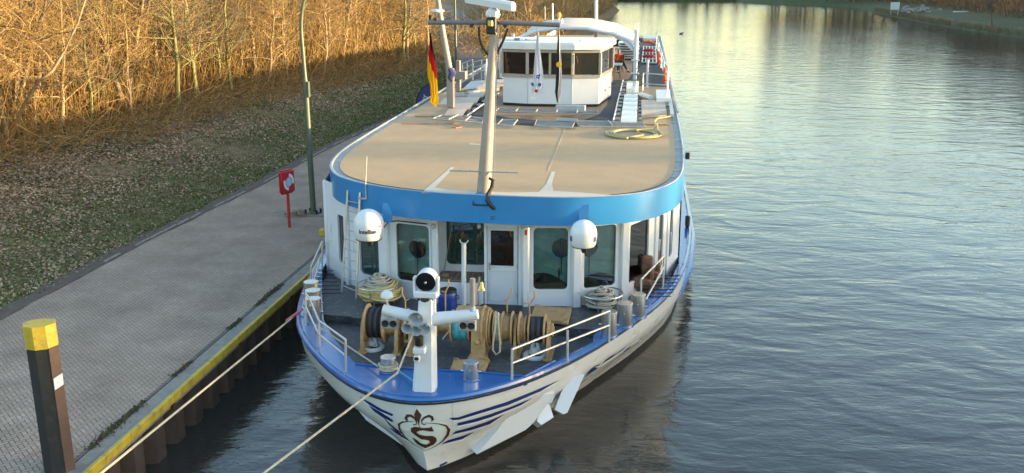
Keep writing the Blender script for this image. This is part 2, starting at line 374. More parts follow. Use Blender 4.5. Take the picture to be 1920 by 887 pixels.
# ---- quay path of herringbone pavers
g = MB(); PW0, PW1 = -17.35, XQ-0.45
def pathedge(Y): return -17.35+.5*sm(30, 45, Y)+1.5*sm(50, 75, Y)
ys = [-20, 10, 20, 30, 34, 38, 42, 46, 50, 55, 60, 65, 70, 75, 85, 100, 113]
for Y in ys: g.v += [(pathedge(Y), Y, ZQ-.006), (PW1, Y, ZQ-.006)]
for i in range(len(ys)-1): g.f.append((2*i, 2*i+1, 2*i+3, 2*i+2)); g.mi.append(0)
struct(g.build('path_bed', M['pathbed'], org=(0, 0, 0)))
V = []; F = []; u = .1; gap = .006
Yb0, Yb1 = 9.0, 98.0
c45 = math.sqrt(.5); gap = .008
for i in range(-900, 900):
    for j in range(-900, 900):
        k = (i-j) % 4
        if k == 0: w_, h_ = 2*u, u
        elif k == 3: w_, h_ = u, 2*u
        else: continue
        a0 = i*u; b0 = j*u; xc = c45*(a0-b0)-14; yc = c45*(a0+b0)+50
        if not (-17.8 < xc < PW1-.05 and Yb0 < yc < Yb1): continue
        if xc > PW1-.16 or xc < pathedge(yc)+.03*math.sin(yc*3)+.12*(noise.noise(Vector((yc*.8, 0, 0)))): continue
        zz = ZQ+.012*noise.noise(Vector((xc*.6, yc*.6, 0)))+rnd.uniform(0, .002)+.006
        n = len(V)
        for (a, b) in ((a0+gap, b0+gap), (a0+w_-gap, b0+gap), (a0+w_-gap, b0+h_-gap), (a0+gap, b0+h_-gap)): V.append((c45*(a-b)-14, c45*(a+b)+50, zz+rnd.uniform(-.0015, .0015)))
        F.append((n, n+1, n+2, n+3))
struct(npmesh('quay_path', V, F, M['pavers']))
# far asphalt path branching away
g = MB(); cl = [(-15.2, 92), (-17.5, 104), (-20.8, 120), (-24.5, 138), (-28.5, 160), (-33, 185), (-40, 215), (-52, 250)]
for (x, y) in cl: g.v += [(x-1.7, y, gl(x-1.7, y)+.07), (x+1.7, y+.6, gl(x-1.7, y)+.07)]
for i in range(len(cl)-1): g.f.append((2*i, 2*i+1, 2*i+3, 2*i+2)); g.mi.append(0)
struct(g.build('far_path', M['asphalt'], org=(0, 0, 0)))
# soil seam + moss seam + edging kerb
g = MB()
for i in range(150):
    Y = 12+i*.6; e = pathedge(Y); a = .16+.14*noise.noise(Vector((Y*.9, 4, 0))); b = .3+.3*noise.noise(Vector((Y*.7, 9, 0)))
    g.v += [(e+a, Y, ZQ+.022), (e-b-.15, Y, ZQ+.03)]
    if i: n = len(g.v); g.f.append((n-4, n-3, n-1, n-2)); g.mi.append(0)
struct(g.build('path_edge_soil', M['soil'], org=(0, 0, 0)))
g = MB()
for i in range(34):
    Y = 30+i*1.02
    if rnd.random() < .3: continue
    e = pathedge(Y)+.06; g.box((e, Y+.5, ZQ+.02), (.09, .98, .1), bev=.012, rz=rnd.uniform(-.01, .01))
struct(g.build('path_kerb', M['concrete'], org=(0, 0, 0)))
g = MB(); g.box((XQ-.23, 46, ZQ-.14), (.40, 132, .30), bev=.02)
struct(g.build('quay_coping', M['concrete'], org=(0, 0, 0)))
V = []; F = []
for i in range(9000):
    Y = rnd.uniform(12, 60); nn = noise.noise(Vector((Y*.35, 0, 5)))
    if nn < .05: continue
    X = XQ-.45+rnd.gauss(0, .035+.10*max(0, nn)); s = rnd.uniform(.012, .035); a = rnd.uniform(0, 6.28); n = len(V); z = ZQ+.018
    V += [(X-s*math.cos(a), Y-s*math.sin(a), z), (X+s*math.cos(a), Y+s*math.sin(a), z), (X+.3*s, Y+.2*s, z+s*1.6)]; F.append((n, n+1, n+2))
M['moss'] = island_mat('moss', [(.06, .065, .03), (.10, .10, .05), (.12, .095, .06)])
tag(npmesh('moss', V, F, M['moss']), 'moss and weeds growing in the joint behind the quay coping', 'moss', kind='stuff')
# ---- sheet pile wall with yellow cap
wall = thing('quay_wall', (XQ, 40, 0), 'rusty corrugated sheet pile quay wall topped by a worn yellow steel capping', 'quay wall')
prof = [];
Y = 8.0
while Y < 112:
    prof += [(-.42, Y), (-.42, Y+.28), (-.04, Y+.42), (-.04, Y+.82), (-.42, Y+.96)]; Y += .98
g = MB()
for (x, y) in prof: g.v += [(XQ+x, y, -1.2), (XQ+x, y, ZQ-.1)]
for i in range(len(prof)-1): g.f.append((2*i, 2*i+2, 2*i+3, 2*i+1)); g.mi.append(0)
g.build('sheet_piling', M['rust'], wall)
g = MB(); n0 = 0
for i in range(105):
    Y = 8+i; g.box((XQ+.01, Y+.5, ZQ-.05), (.10+.004*(i % 3), .997, .20), bev=.015, rz=rnd.uniform(-.004, .004))
g.build('capping', M['yellow'], wall)
g = MB()
for i in range(26): g.box((XQ-.2, 8+i*4, ZQ-.23), (.5, .12, .1))
g.build('bracket', M['rust'], wall)
# ---- mooring pile
pf = PZ(96, 893, ZQ); pt_z = PX(75, 612, pf.x+.03).z
pile = thing('mooring_pile', (pf.x, pf.y, ZQ), 'tall dark steel mooring pile with a yellow painted top beside the quay edge', 'mooring pile')
def octo(r):
    P = [(-.98, -.40), (-.42, -.88), (.38, -.88), (.98, -.35), (.98, .45), (.35, .9), (-.45, .9), (-.98, .5)]; ca, sa = math.cos(R(30)), math.sin(R(30))
    return [((x*ca-y*sa)*r, (x*sa+y*ca)*r) for x, y in P]
hp = pt_z+.02
dpx = -.02
def pileslab(g, s, z0, z1, zz=0):
    P = octo(.27); n = len(P)
    vs = [(pf.x+x*s+dpx*(z0-ZQ), pf.y+.3+y*s, z0) for x, y in P]+[(pf.x+x*s+dpx*(z1-ZQ), pf.y+.3+y*s, z1+zz*x) for x, y in P]
    g.add(vs, [tuple(range(n-1, -1, -1)), tuple(range(n, 2*n))]+[(i, (i+1) % n, n+(i+1) % n, n+i) for i in range(n)])
g = MB(); pileslab(g, 1, ZQ-.1, hp-.42); g.build('shaft', [M['darksteel']], pile)
g = MB()
P = octo(.272)
for (a, b) in ((2, 3),):
    x0, y0 = P[a]; x1, y1 = P[b]
    g.slab([(pf.x+x0+.005, pf.y+.3+y0-.006, ZQ), (pf.x+x1+.006, pf.y+.3+y1-.003, ZQ), (pf.x+x1+.006+dpx*(hp-.42-ZQ), pf.y+.3+y1-.003, hp-.43), (pf.x+x0+.005+dpx*(hp-.42-ZQ), pf.y+.3+y0-.006, hp-.43)], (.012, -.004, 0))
M['rustpanel'] = mat('rust_brown_plate', (.085, .052, .042), .7, var=.25, scale=3, dirt=(.12, .06, .04), dscale=2.5, bump=.3, bscale=20)
g.build('rusty_plate', M['rustpanel'], pile)
g = MB(); pileslab(g, 1.035, hp-.44, hp); g.build('yellow_cap', M['yellow'], pile)
g = MB(); pa, pb = Vector(octo(.275)[2]), Vector(octo(.275)[3]); pm = (pa+pb)/2; c = Vector((pf.x+pm.x+dpx*2.2, pf.y+.3+pm.y, hp-1.12)); ex = Vector(((pb-pa).x, (pb-pa).y, 0)).normalized()
g.slab([c-ex*.10+Vector((0, 0, -.13)), c+ex*.10+Vector((0, 0, -.09)), c+ex*.10+Vector((0, 0, .13)), c-ex*.10+Vector((0, 0, .09))], (.03, -.012, 0))
g.build('reflector', M['plasticw'], pile)
# ---- lamp posts
def lamp_post(x, y, z, h, label, lean=0.0, base=True, kz=5.2):
    t = thing('lamp_post', (x, y, z), label, 'lamp post', 'tall green lamp posts along the path')
    g = MB(); pts = [(x, y, z), (x+lean*.3, y, z+1.2)]
    g.tube([(x, y, z), (x+lean*.25, y, z+kz)], [.115, .10], 12); g.tube([(x+lean*.25, y, z+kz), (x+lean*.27, y, z+kz+.12), (x+lean*.5, y, z+h*.75)], [.10, .08, .07], 12)
    arc = [(x+lean*.5, y, z+h*.75)]
    for k in range(1, 9):
        a = k/8*math.pi/2.1; arc.append((x+lean*.5+1.0*(1-math.cos(a)), y, z+h*.75+h*.22*math.sin(a)))
    g.tube(arc, [.07-.003*k for k in range(9)], 12)
    g.build('pole', M['lampgreen'], t, smooth=True)
    e = arc[-1]
    g = MB(); g.lathe([(.02, -.3), (.10, -.25), (.13, 0), (.12, .3), (.05, .42)], (e[0]+.3, y, e[2]), (1, 0, -.15), 14); g.build('lamp_head', M['galv'], t, smooth=True)
    g = MB(); g.box((x+.10+lean*.22, y-.02, z+kz-.3), (.11, .16, .6), bev=.02); g.build('junction_hatch', M['lampgreen'], t)
    if base:
        g = MB(); g.box((x+.05, y, z+.03), (.95, .75, .05)); g.build('base_plate', M['concrete'], t)
        for (dx, dy) in ((-.28, -.12), (.2, -.2), (.26, .12), (-.2, .2)):
            b = MB(); b.tube([(x+dx, y+dy, z+.05), (x+dx, y+dy, z+.22)], .045, 8); b.build('anchor_bolt', M['black'], t, smooth=True)
        b = MB(); b.box((x, y, z+.08), (.5, .42, .06)); b.build('flange', M['lampgreen'], t)
    return t
lp = PZ(588, 402, ZQ)
lamp_post(lp.x, lp.y, ZQ, 9.4, 'nearest green lamp post, on a bolted base plate beside the red lifebuoy box', -.25)
l2 = PZ(856, 160, ZQ); lamp_post(l2.x, l2.y, ZQ, 11.5, 'second green lamp post seen behind the ship mast crossbar, left of the folded davit', -.1, False)
for (px, Y, lb) in ((963, 135, 'far lamp post rising above the left end of the wheelhouse roof'), (1020, 175, 'thin distant lamp post to the right of the radar scanner'), (901, 150, 'thin distant lamp post just left of the radar gearbox')):
    q = PY(px, 60, Y); lamp_post(q.x, Y, gl(q.x, Y), 10, lb, 0, False)
# cover slab in the path
g = MB(); c = PZ(538, 397, ZQ+.01); g.box((c.x, c.y, ZQ+.012), (.95, .55, .04), rz=.05); tag(g.build('inspection_cover', M['concrete']), 'pale rectangular concrete cover set in the pavers beside the lamp post base', 'cover')
# leaf heap
# ---- lifebuoy box on post
bf = PZ(544, 427, ZQ)
lb = thing('lifebuoy_box', (bf.x, bf.y, ZQ), 'red lifebuoy housing on a red post beside the lamp post on the quay', 'lifebuoy box')
g = MB(); g.box((bf.x-.02, bf.y, ZQ+.65), (.09, .09, 1.35), bev=.01); g.build('post', M['red'], lb)
g = MB(); g.box((0, 0, 0), (.17, .74, .94), bev=.07)
bx = Vector((bf.x-.04, bf.y, ZQ+1.75)); rot = Matrix.Rotation(R(-24), 4, 'Z')
bm = bmesh.new(); bmesh.ops.create_cube(bm, size=1)
for q in bm.verts: q.co = Vector((q.co.x*.20, q.co.y*.72*(1-.0), q.co.z*.9))
bmesh.ops.bevel(bm, geom=bm.edges[:], offset=.07, segments=3, affect='EDGES'); bm.verts.index_update()
g = MB(); g.add([bx+rot @ q.co for q in bm.verts], [[q.index for q in f.verts] for f in bm.faces]); bm.free()
g.build('housing', M['red'], lb, smooth=True)
g = MB(); g.add([bx+rot @ Vector((.112-.19*0, y, z)) for y, z in ((-.30, -.38), (.30, -.38), (.30, .38), (-.30, .38))], [(0, 1, 2, 3)]); g.build('cover_rim', M['red'], lb)
def ringarc(g, r0, r1, a0, a1, x):
    n = 14; vs = []
    for k in range(n+1):
        a = a0+(a1-a0)*k/n
        for r in (r0, r1): vs.append(bx+rot @ Vector((x, r*math.cos(a), r*math.sin(a)*1.15)))
    g.add(vs, [(2*k, 2*k+1, 2*k+3, 2*k+2) for k in range(n)])
g = MB(); ringarc(g, .17, .27, R(-20), R(85), .119); ringarc(g, .17, .27, R(160), R(265), .119); g.build('ring_symbol', M['plasticw'], lb)
g = MB(); ringarc(g, .0, .15, 0, R(360), .1185); 
M['paleblue'] = mat('pale_blue_sticker', (.45, .52, .62), .4); g.build('centre_disc', M['paleblue'], lb)
# ---- beach flag banner
bp = PZ(785, 203, ZQ)
t = thing('feather_banner', (bp.x, bp.y, ZQ), 'dark blue feather banner with white lettering standing on the quay behind the flag', 'banner')
k = 1/ (FPX/ (bp.y*1.02)); 
def BP(px, py): return PY(px, py, bp.y)
outl = [(780, 199), (781, 187), (785, 176), (791, 167), (799, 161), (806, 158), (812, 162), (812, 205), (780, 203)]
g = MB(); g.slab([BP(*a) for a in outl], (0, .02, 0)); M['banner'] = mat('banner_cloth', (.05, .06, .16), .7, var=.15); g.build('banner_cloth', M['banner'], t)
g = MB(); g.tube([BP(780, 214), BP(780, 200), BP(781, 187), BP(785, 175), BP(791, 166), BP(800, 160), BP(807, 157)], .03, 6); g.build('pole', M['black'], t, smooth=True)
g = MB(); g.box((bp.x, bp.y, ZQ+.04), (.6, .6, .06)); g.build('base', M['black'], t); banner_t = t

# ================================================================ VEGETATION
def nptubes(P, Rd, sides):
    P = np.asarray(P, float); Rd = np.asarray(Rd, float); Nn, K, _ = P.shape
    T = np.empty_like(P); T[:, 1:-1] = P[:, 2:]-P[:, :-2]; T[:, 0] = P[:, 1]-P[:, 0]; T[:, -1] = P[:, -1]-P[:, -2]
    T /= np.linalg.norm(T, axis=2, keepdims=True)+1e-9
    ref = np.zeros_like(T); ref[..., 0] = 1; ref[np.abs(T[..., 0]) > .9] = (0, 1, 0)
    A = np.cross(T, ref); A /= np.linalg.norm(A, axis=2, keepdims=True)+1e-9; B = np.cross(T, A)
    ang = np.arange(sides)*2*np.pi/sides
    V = P[:, :, None, :]+(A[:, :, None, :]*np.cos(ang)[None, None, :, None]+B[:, :, None, :]*np.sin(ang)[None, None, :, None])*Rd[:, :, None, None]
    base = (np.arange(Nn)*K*sides)[:, None, None]+(np.arange(K-1)*sides)[None, :, None]+np.arange(sides)[None, None, :]
    nx = (np.arange(Nn)*K*sides)[:, None, None]+(np.arange(K-1)*sides)[None, :, None]+((np.arange(sides)+1) % sides)[None, None, :]
    F = np.stack([base, nx, nx+sides, base+sides], -1).reshape(-1, 4)
    return V.reshape(-1, 3), F
class Veg:
    def __init__(s): s.V = []; s.F = []; s.n = 0
    def add(s, P, Rd, sides=3):
        V, F = nptubes(P, Rd, sides); s.V.append(V); s.F.append(F+s.n); s.n += len(V)
    def out(s, name, m, org, parent=None): return npmesh(name, np.concatenate(s.V), np.concatenate(s.F), m, org, parent)
def curve_paths(base, dirs, length, K, bend, rs, droop=0.0):
    """base (N,3), dirs (N,3), length (N,)"""
    n = len(base); P = np.empty((n, K, 3)); P[:, 0] = base; d = dirs/np.linalg.norm(dirs, axis=1, keepdims=True)
    for k in range(1, K):
        d = d+rs.normal(0, bend, (n, 3)); d[:, 2] -= droop; d /= np.linalg.norm(d, axis=1, keepdims=True)
        P[:, k] = P[:, k-1]+d*(length/(K-1))[:, None]
    return P, d
def tree_meshes(seed, H, r0, nb=34, nsub=6, ntw=3, lean=(0, 0), trunk_pts=None, up=.7, kb=.13, tw=.011):
    rs = np.random.RandomState(seed)
    K = 9
    if trunk_pts is None:
        t = np.linspace(0, 1, K); tp = np.stack([lean[0]*t*H+np.cumsum(rs.normal(0, .012*H, K)), lean[1]*t*H+np.cumsum(rs.normal(0, .012*H, K)), t*H], 1); tp[0] = (0, 0, 0)
    else: tp = np.array(trunk_pts, float); K = len(tp)
    tr = np.linspace(r0, r0*.18, K); tr[0] *= 1.25
    vt = Veg(); vt.add(tp[None], tr[None], 8)
    # forks: two or three heavy limbs
    u = rs.uniform(.12, .97, nb)**.8; idx = u*(K-1); i0 = np.minimum(idx.astype(int), K-2); f = (idx-i0)[:, None]
    b0 = tp[i0]*(1-f)+tp[i0+1]*f; br = (r0*(1-.8*u))*.42
    az = rs.uniform(0, 2*np.pi, nb); d = np.stack([np.cos(az), np.sin(az), rs.normal(up, .3, nb)], 1)
    ln = H*(.42*(1-u*.6))*rs.uniform(.6, 1.15, nb)
    P, _ = curve_paths(b0, d, ln, 7, kb, rs)
    vt.add(P, br[:, None]*np.linspace(1, .22, 7)[None], 5)
    vc = Veg()
    # sub branches
    m = nb*nsub; bi = np.repeat(np.arange(nb), nsub); kk = rs.randint(1, 7, m); s0 = P[bi, kk]
    az = rs.uniform(0, 2*np.pi, m); d = np.stack([np.cos(az), np.sin(az), rs.normal(.45, .5, m)], 1); l2 = ln[bi]*rs.uniform(.25, .6, m)
    P2, _ = curve_paths(s0, d, l2, 5, .16, rs); r2 = np.maximum(br[bi]*.33, .009)
    vc.add(P2, r2[:, None]*np.linspace(1, .35, 5)[None], 3)
    m3 = m*ntw; ci = np.repeat(np.arange(m), ntw); kk = rs.randint(1, 5, m3); s0 = P2[ci, kk]
    az = rs.uniform(0, 2*np.pi, m3); d = np.stack([np.cos(az), np.sin(az), rs.normal(.4, .5, m3)], 1)
    P3, _ = curve_paths(s0, d, rs.uniform(.4, 1.2, m3)*H/10, 4, .2, rs)
    vc.add(P3, np.full(m3, tw)[:, None]*np.linspace(1, .6, 4)[None], 3)
    return vt, vc
def gfoot(px, py, off=0.0):
    z = 2.0
    for _ in range(12):
        p = PZ(px, py, z); z = gl(p.x, p.y)
    return Vector((p.x, p.y, z))
WOOD = 'bare trees of the riverside wood'
protos = []
LW = 'bare sunlit tree standing among many alike in the riverside wood'
for s in range(6):
    vt, vc = tree_meshes(100+s, 11, .14+.02*(s % 3), lean=((s % 3-1)*.08, (s % 2)*.05), nb=30+2*s)
    t = thing('bare_tree', (0, 0, 0), LW, 'tree', WOOD)
    vt.out('trunk', M['bark'] if s != 4 else M['barkg'], (0, 0, 0), t); vc.out('crown', M['twigd'] if s == 4 else M['twig'], (0, 0, 0), t); protos.append(t)
used = [False]*len(protos)
def put(k, x, y, z, s, rz, label=LW, group=WOOD, sz=None):
    o = protos[k]
    if used[k]: o = copy_tree(o)
    used[k] = True
    o.location = (x, y, z-.05); o.scale = (s, s, sz or s); o.rotation_euler = (0, 0, rz); o['label'] = label; o['group'] = group; return o
# main wood rows, left bank
cnt = 0
def wood_edge(Y): return -27.5+(0 if Y < 60 else 4.5*sm(60, 100, Y))-(10*sm(108, 150, Y))
for row in range(7):
    Y = 24+row*1.3
    while Y < 175:
        X = wood_edge(Y)-1.5-row*4.2+rnd.uniform(-1.6, 1.6)
        if abs(X-(-20.8-(Y-120)*.24)) > 4.5 or Y < 95:
            put(rnd.randrange(6), X, Y, gl(X, Y), rnd.uniform(.6, 1.15), rnd.uniform(0, 6.28)); cnt += 1
        Y += rnd.uniform(1.7, 3.3)*(1+row*.16)*(1 if Y < 110 else 1.6)
# far left shore trees beyond the ship
LS = 'bare brown tree on the far left shore beyond the stern, one of a dense row'
for i in range(46):
    Y = rnd.uniform(135, 310); X = shoreL(Y)-3-rnd.uniform(0, 14)
    if abs(X-(-20.8-(Y-120)*.24)) < 3.5: continue
    put(rnd.randrange(6), X, Y, gl(X, Y), rnd.uniform(.7, 1.1), rnd.uniform(0, 6.28), LS, 'trees on the far left shore')
# specials: traced trunks, each with its own lean
def special(label, pts, r0, m, H=11, seed=1, nb=22, name='leaning_tree', cat='tree', crown=True):
    f = gfoot(*pts[0]); tp = [(0, 0, 0)]
    for (px, py, dy) in pts[1:]:
        q = PY(px, py, f.y+dy); tp.append(tuple(q-f))
    # grow on above the frame
    a = Vector(tp[-2]); b = Vector(tp[-1]); d = (b-a).normalized(); tp.append(tuple(b+d*2.5+Vector((0, 0, 1)))); tp.append(tuple(b+d*4+Vector((0, 0, 3))))
    xs = np.array(tp); n = 9; tt = np.linspace(0, len(tp)-1, n); xs = np.stack([np.interp(tt, np.arange(len(tp)), xs[:, k]) for k in range(3)], 1)
    vt, vc = tree_meshes(seed, max(6, xs[-1, 2]), r0, nb=nb, trunk_pts=xs)
    t = thing(name, f, label, cat)
    o = vt.out('trunk', m, (0, 0, 0), None); o.parent = t; o = vc.out('crown', M['twig'], (0, 0, 0)); o.parent = t
    return t, xs, f
special('thick sunlit trunk near the left frame edge, almost upright', [(24, 232), (34, 120, 0), (40, 0, 0)], .17, M['bark'], seed=11)
special('sunlit tree curving right from the foot of the leftmost thick trunk', [(27, 236), (48, 130, 0), (72, 55, .3), (92, -10, .6)], .15, M['bark'], seed=12)
special('slender trunk leaning strongly right, crossing behind the leftmost trees', [(18, 262), (58, 165, -.5), (104, 128, 0), (140, 60, .5)], .11, M['bark'], seed=13, nb=14)
special('upright twin of two pale trunks left of the ivy clad tree', [(161, 160), (160, 80, 0), (164, -5, 0)], .14, M['bark'], seed=14)
special('slightly bent pale trunk right beside its straight twin', [(168, 165), (171, 80, 0), (172, -5, .2)], .13, M['bark'], seed=15)
ti, xs, f = special('mossy yellow green trunk wrapped in ivy, left of the forked pair', [(196, 196), (197, 130, 0), (203, 70, 0), (214, 0, 0)], .20, M['barkg'], seed=16)
rs = np.random.RandomState(5); n = 2600; tt = rs.uniform(.02, .75, n); idx = tt*8; i0 = idx.astype(int); c = xs[i0]*(1-(idx-i0)[:, None])+xs[i0+1]*(idx-i0)[:, None]
nr = rs.normal(0, .14, (n, 3)); c = c+nr; s = .07; a = rs.normal(0, 1, (n, 3)); b = rs.normal(0, 1, (n, 3)); a /= np.linalg.norm(a, axis=1)[:, None]; b /= np.linalg.norm(b, axis=1)[:, None]
Vv = np.stack([c, c+a*s, c+(a+b)*s*.9, c+b*s], 1).reshape(-1, 3); o = npmesh('ivy', Vv, np.arange(4*n).reshape(-1, 4), M['ivy']); o.parent = ti
special('left stem of a forked pair leaning right near the ivy clad tree', [(214, 182), (232, 130, 0), (246, 60, 0), (262, -5, 0)], .15, M['bark'], seed=17)
special('right stem of the forked pair leaning right, longer and paler', [(237, 196), (250, 110, 0), (263, 30, 0), (270, -8, 0)], .14, M['bark'], seed=18)
special('straight sunlit trunk standing right of the forked pair', [(305, 158), (307, 80, 0), (309, -5, 0)], .12, M['bark'], seed=19)
special('thin trunk leaning right towards the nearest lamp post top', [(312, 120), (328, 60, 0), (350, 10, 0), (395, -25, 0)], .10, M['bark'], seed=20)
special('thin tree fanning out behind the German flag', [(785, 92), (800, 55, 0), (820, 10, 0)], .10, M['bark'], seed=21)
special('pale tree between the lamp post and the flag, low at the wood edge', [(455, 150), (452, 90, 0), (447, 20, 0)], .09, M['bark'], seed=22)
# undergrowth: arching stems and brambles
rs = np.random.RandomState(3); ug = Veg()
def grow(n, xf, y0, y1, hmax, r, l0, l1, up, bend, droop, zoff=(0, .3), ypow=1.0):
    Y = y0+(y1-y0)*rs.uniform(0, 1, n)**ypow; X = np.array([xf(y) for y in Y]); Z = np.array([gl(x, y) for x, y in zip(X, Y)])+rs.uniform(zoff[0], zoff[1], n)
    az = rs.uniform(0, 2*np.pi, n); d = np.stack([np.cos(az), np.sin(az), rs.normal(up, .5, n)], 1)
    P, _ = curve_paths(np.stack([X, Y, Z], 1), d, rs.uniform(l0, l1, n), 5, bend, rs, droop)
    Rr = r*(1+Y/70); ug.add(P, Rr[:, None]*np.linspace(1, .5, 5)[None], 3)
grow(6500, lambda y: wood_edge(y)-rs.gamma(2, 3.2)+1.5, 24, 112, 3, .010, 1.0, 3.2, .9, .22, .10)
grow(5000, lambda y: wood_edge(y)-rs.gamma(2, 2.0)+1.2, 24, 112, 3, .009, .6, 1.8, .5, .3, .12)
grow(6000, lambda y: wood_edge(y)-rs.uniform(0, 22), 30, 150, 3, .009, .8, 2.5, .4, .25, .05, (1.0, 6.5))
grow(5200, lambda y: wood_edge(y)-rs.gamma(2, 4.0)-.5, 24, 130, 3, .016, 3.0, 7.5, 3.2, .07, .0)
grow(9000, lambda y: shoreL(y)-1.0-rs.gamma(2, 3.5), 112, 305, 3, .012, 1.0, 3.0, .9, .2, .1, (0, 2.5))
# low dead bramble heap in front of the wood
grow(4000, lambda y: wood_edge(y)+rs.uniform(-.5, 2.6), 48, 100, 1, .007, .5, 1.4, .25, .35, .15, (0, .35))
tag(ug.out('undergrowth', M['twig'], (0, 0, 0)), 'tangled bare stems and brambles along the foot of the riverside wood', 'undergrowth', kind='stuff')
# leaf litter and grass
def scatter_leaves(n, seed):
    rs = np.random.RandomState(seed); Y = 20+92*rs.uniform(0, 1, n)**1.35; u = rs.uniform(0, 1, n); X = np.empty(n); keep = np.ones(n, bool)
    for i in range(n):
        e = pathedge(Y[i]); wdt = e-(wood_edge(Y[i])-4); X[i] = e-.15-u[i]*wdt
        dn = noise.noise(Vector((X[i]*.35, Y[i]*.2, 1)))*1.5+noise.noise(Vector((X[i]*1.1, Y[i]*.8, 7)))*1.1
        g_ = sm(.30, .75, u[i])*.8+(.35 if Y[i] < 42 else 0)-sm(55, 75, Y[i])*.35*(1-u[i])
        keep[i] = rs.uniform() < min(1, max(.05, (g_+.5*dn+.30)*(.25+.75*sm(.10, .42, u[i])+(.3 if Y[i] < 34 else 0))))
    X = X[keep]; Y = Y[keep]; n = len(X); Z = np.array([gl(x, y) for x, y in zip(X, Y)])+rs.uniform(.01, .06, n)
    s = rs.uniform(.03, .07, n)*(1+.006*Y); az = rs.uniform(0, 6.283, n); a = np.stack([np.cos(az), np.sin(az), rs.normal(0, .35, n)], 1)*s[:, None]; b = np.stack([-np.sin(az), np.cos(az), rs.normal(0, .35, n)], 1)*s[:, None]*.7
    c = np.stack([X, Y, Z], 1); V = np.stack([c-a, c+b, c+a, c-b], 1).reshape(-1, 3)
    return V, np.arange(4*n).reshape(-1, 4)
V, F = scatter_leaves(190000, 4); tag(npmesh('leaf_litter', V, F, M['leaf']), 'dry beige fallen leaves strewn over the grass slope beside the path', 'leaf litter', kind='stuff')
def scatter_grass(n, seed):
    rs = np.random.RandomState(seed); Y = 20+130*rs.uniform(0, 1, n)**1.5; u = rs.uniform(0, 1, n)**1.1; X = np.empty(n); keep = np.ones(n, bool)
    for i in range(n):
        e = pathedge(Y[i]) if Y[i] < 100 else -14; wdt = e-(wood_edge(Y[i])-1); X[i] = e-.25-u[i]*wdt
        dn = noise.noise(Vector((X[i]*.35, Y[i]*.2, 1)))*.9+noise.noise(Vector((X[i]*.8, Y[i]*.8, 3)))*.5
        keep[i] = rs.uniform() < min(1, max(.02, 1.0-1.5*sm(.25, .85, u[i])*(.55 if Y[i] > 60 else 1)-dn*.7))
    X = X[keep]; Y = Y[keep]; n = len(X); Z = np.array([gl(x, y) for x, y in zip(X, Y)])
    h = rs.uniform(.04, .11, n)*(1+.004*Y); w_ = rs.uniform(.012, .03, n)*(1+.012*Y); az = rs.uniform(0, 6.283, n)
    c = np.stack([X, Y, Z], 1); a = np.stack([np.cos(az), np.sin(az), 0*az], 1)*w_[:, None]; tip = np.stack([rs.normal(0, .04, n), rs.normal(0, .04, n), h], 1)
    V = np.stack([c-a, c+a, c+tip], 1).reshape(-1, 3); return V, np.arange(3*n).reshape(-1, 3)
V, F = scatter_grass(110000, 9); tag(npmesh('grass', V, F, M['grass']), 'short green grass along the edge of the paved path', 'grass', kind='stuff')
# ivy ground cover at the wood foot
n = 16000; rs = np.random.RandomState(8); Y = rs.uniform(38, 66, n); X = np.array([wood_edge(y) for y in Y])+rs.uniform(-5, 3.0, n)
kp = np.array([noise.noise(Vector((x*.3, y*.25, 11)))+.15 > rs.uniform(-.3, .3) for x, y in zip(X, Y)]); X = X[kp]; Y = Y[kp]; n = len(X)
c = np.stack([X, Y, np.array([gl(x, y) for x, y in zip(X, Y)])+rs.uniform(.02, .16, n)], 1); a = rs.normal(0, .05, (n, 3)); b = rs.normal(0, .05, (n, 3)); a[:, 2] *= .4; b[:, 2] *= .4
tag(npmesh('ivy_cover', np.stack([c, c+a, c+a+b, c+b], 1).reshape(-1, 3), np.arange(4*n).reshape(-1, 4), M['ivy']), 'dark green ivy covering the ground at the foot of the wood', 'ivy', kind='stuff')
# fallen leaves heap by lamp
n = 500; rs = np.random.RandomState(2); c = np.stack([rs.normal(lp.x-.55, .3, n), rs.normal(lp.y-.1, .25, n), ZQ+.03+np.abs(rs.normal(0, .03, n))], 1); a = rs.normal(0, .035, (n, 3)); b = rs.normal(0, .03, (n, 3)); a[:, 2] *= .3; b[:, 2] *= .3
tag(npmesh('leaf_heap', np.stack([c-a, c+b, c+a, c-b], 1).reshape(-1, 3), np.arange(4*n).reshape(-1, 4), M['leaf']), 'small drift of brown leaves beside the lamp post base plate', 'leaves', kind='stuff')
# ---- right bank: trees, reeds, rocks, sign
for k in range(4):
    vt, vc = tree_meshes(300+k, 16, .26, nb=44, nsub=8, ntw=4, tw=.028)
    t = thing('bank_tree', (0, 0, 0), '', 'tree'); vt.out('trunk', M['twigd'], (0, 0, 0), t); vc.out('crown', M['twigd'], (0, 0, 0), t); protos.append(t); used.append(False)
LR = 'bare grey tree in the dense belt behind the far right bank'
for i in range(190):
    Y = rnd.uniform(150, 400); c = rnd.uniform(14, 60) if Y < 340 else rnd.uniform(3, 50)
    X = shoreR(Y)+c
    if 235 < Y < 275 and c < 16: continue
    put(6+rnd.randrange(4), X, Y, 1.2, rnd.uniform(.95, 1.45), rnd.uniform(0, 6.28), LR, 'trees behind the far right bank')
for i in range(34):
    X = rnd.uniform(-70, 60); Y = 408+rnd.uniform(0, 12); put(6+rnd.randrange(4), X, Y, 1.2, rnd.uniform(.35, .7), rnd.uniform(0, 6.28), 'low bare tree on the shore at the far bend of the river', 'trees at the river bend')
for i in range(60):
    Y = -45+i*2.2; c = rnd.uniform(20, 34); put(6+rnd.randrange(4), shoreR(Y)+c, Y, 9.5, rnd.uniform(.25, .45), rnd.uniform(0, 6.28), 'low bare tree on the added shading embankment across the river', 'trees on the added shading embankment')  # unseen trees on the added rise, giving its shade a ragged edge
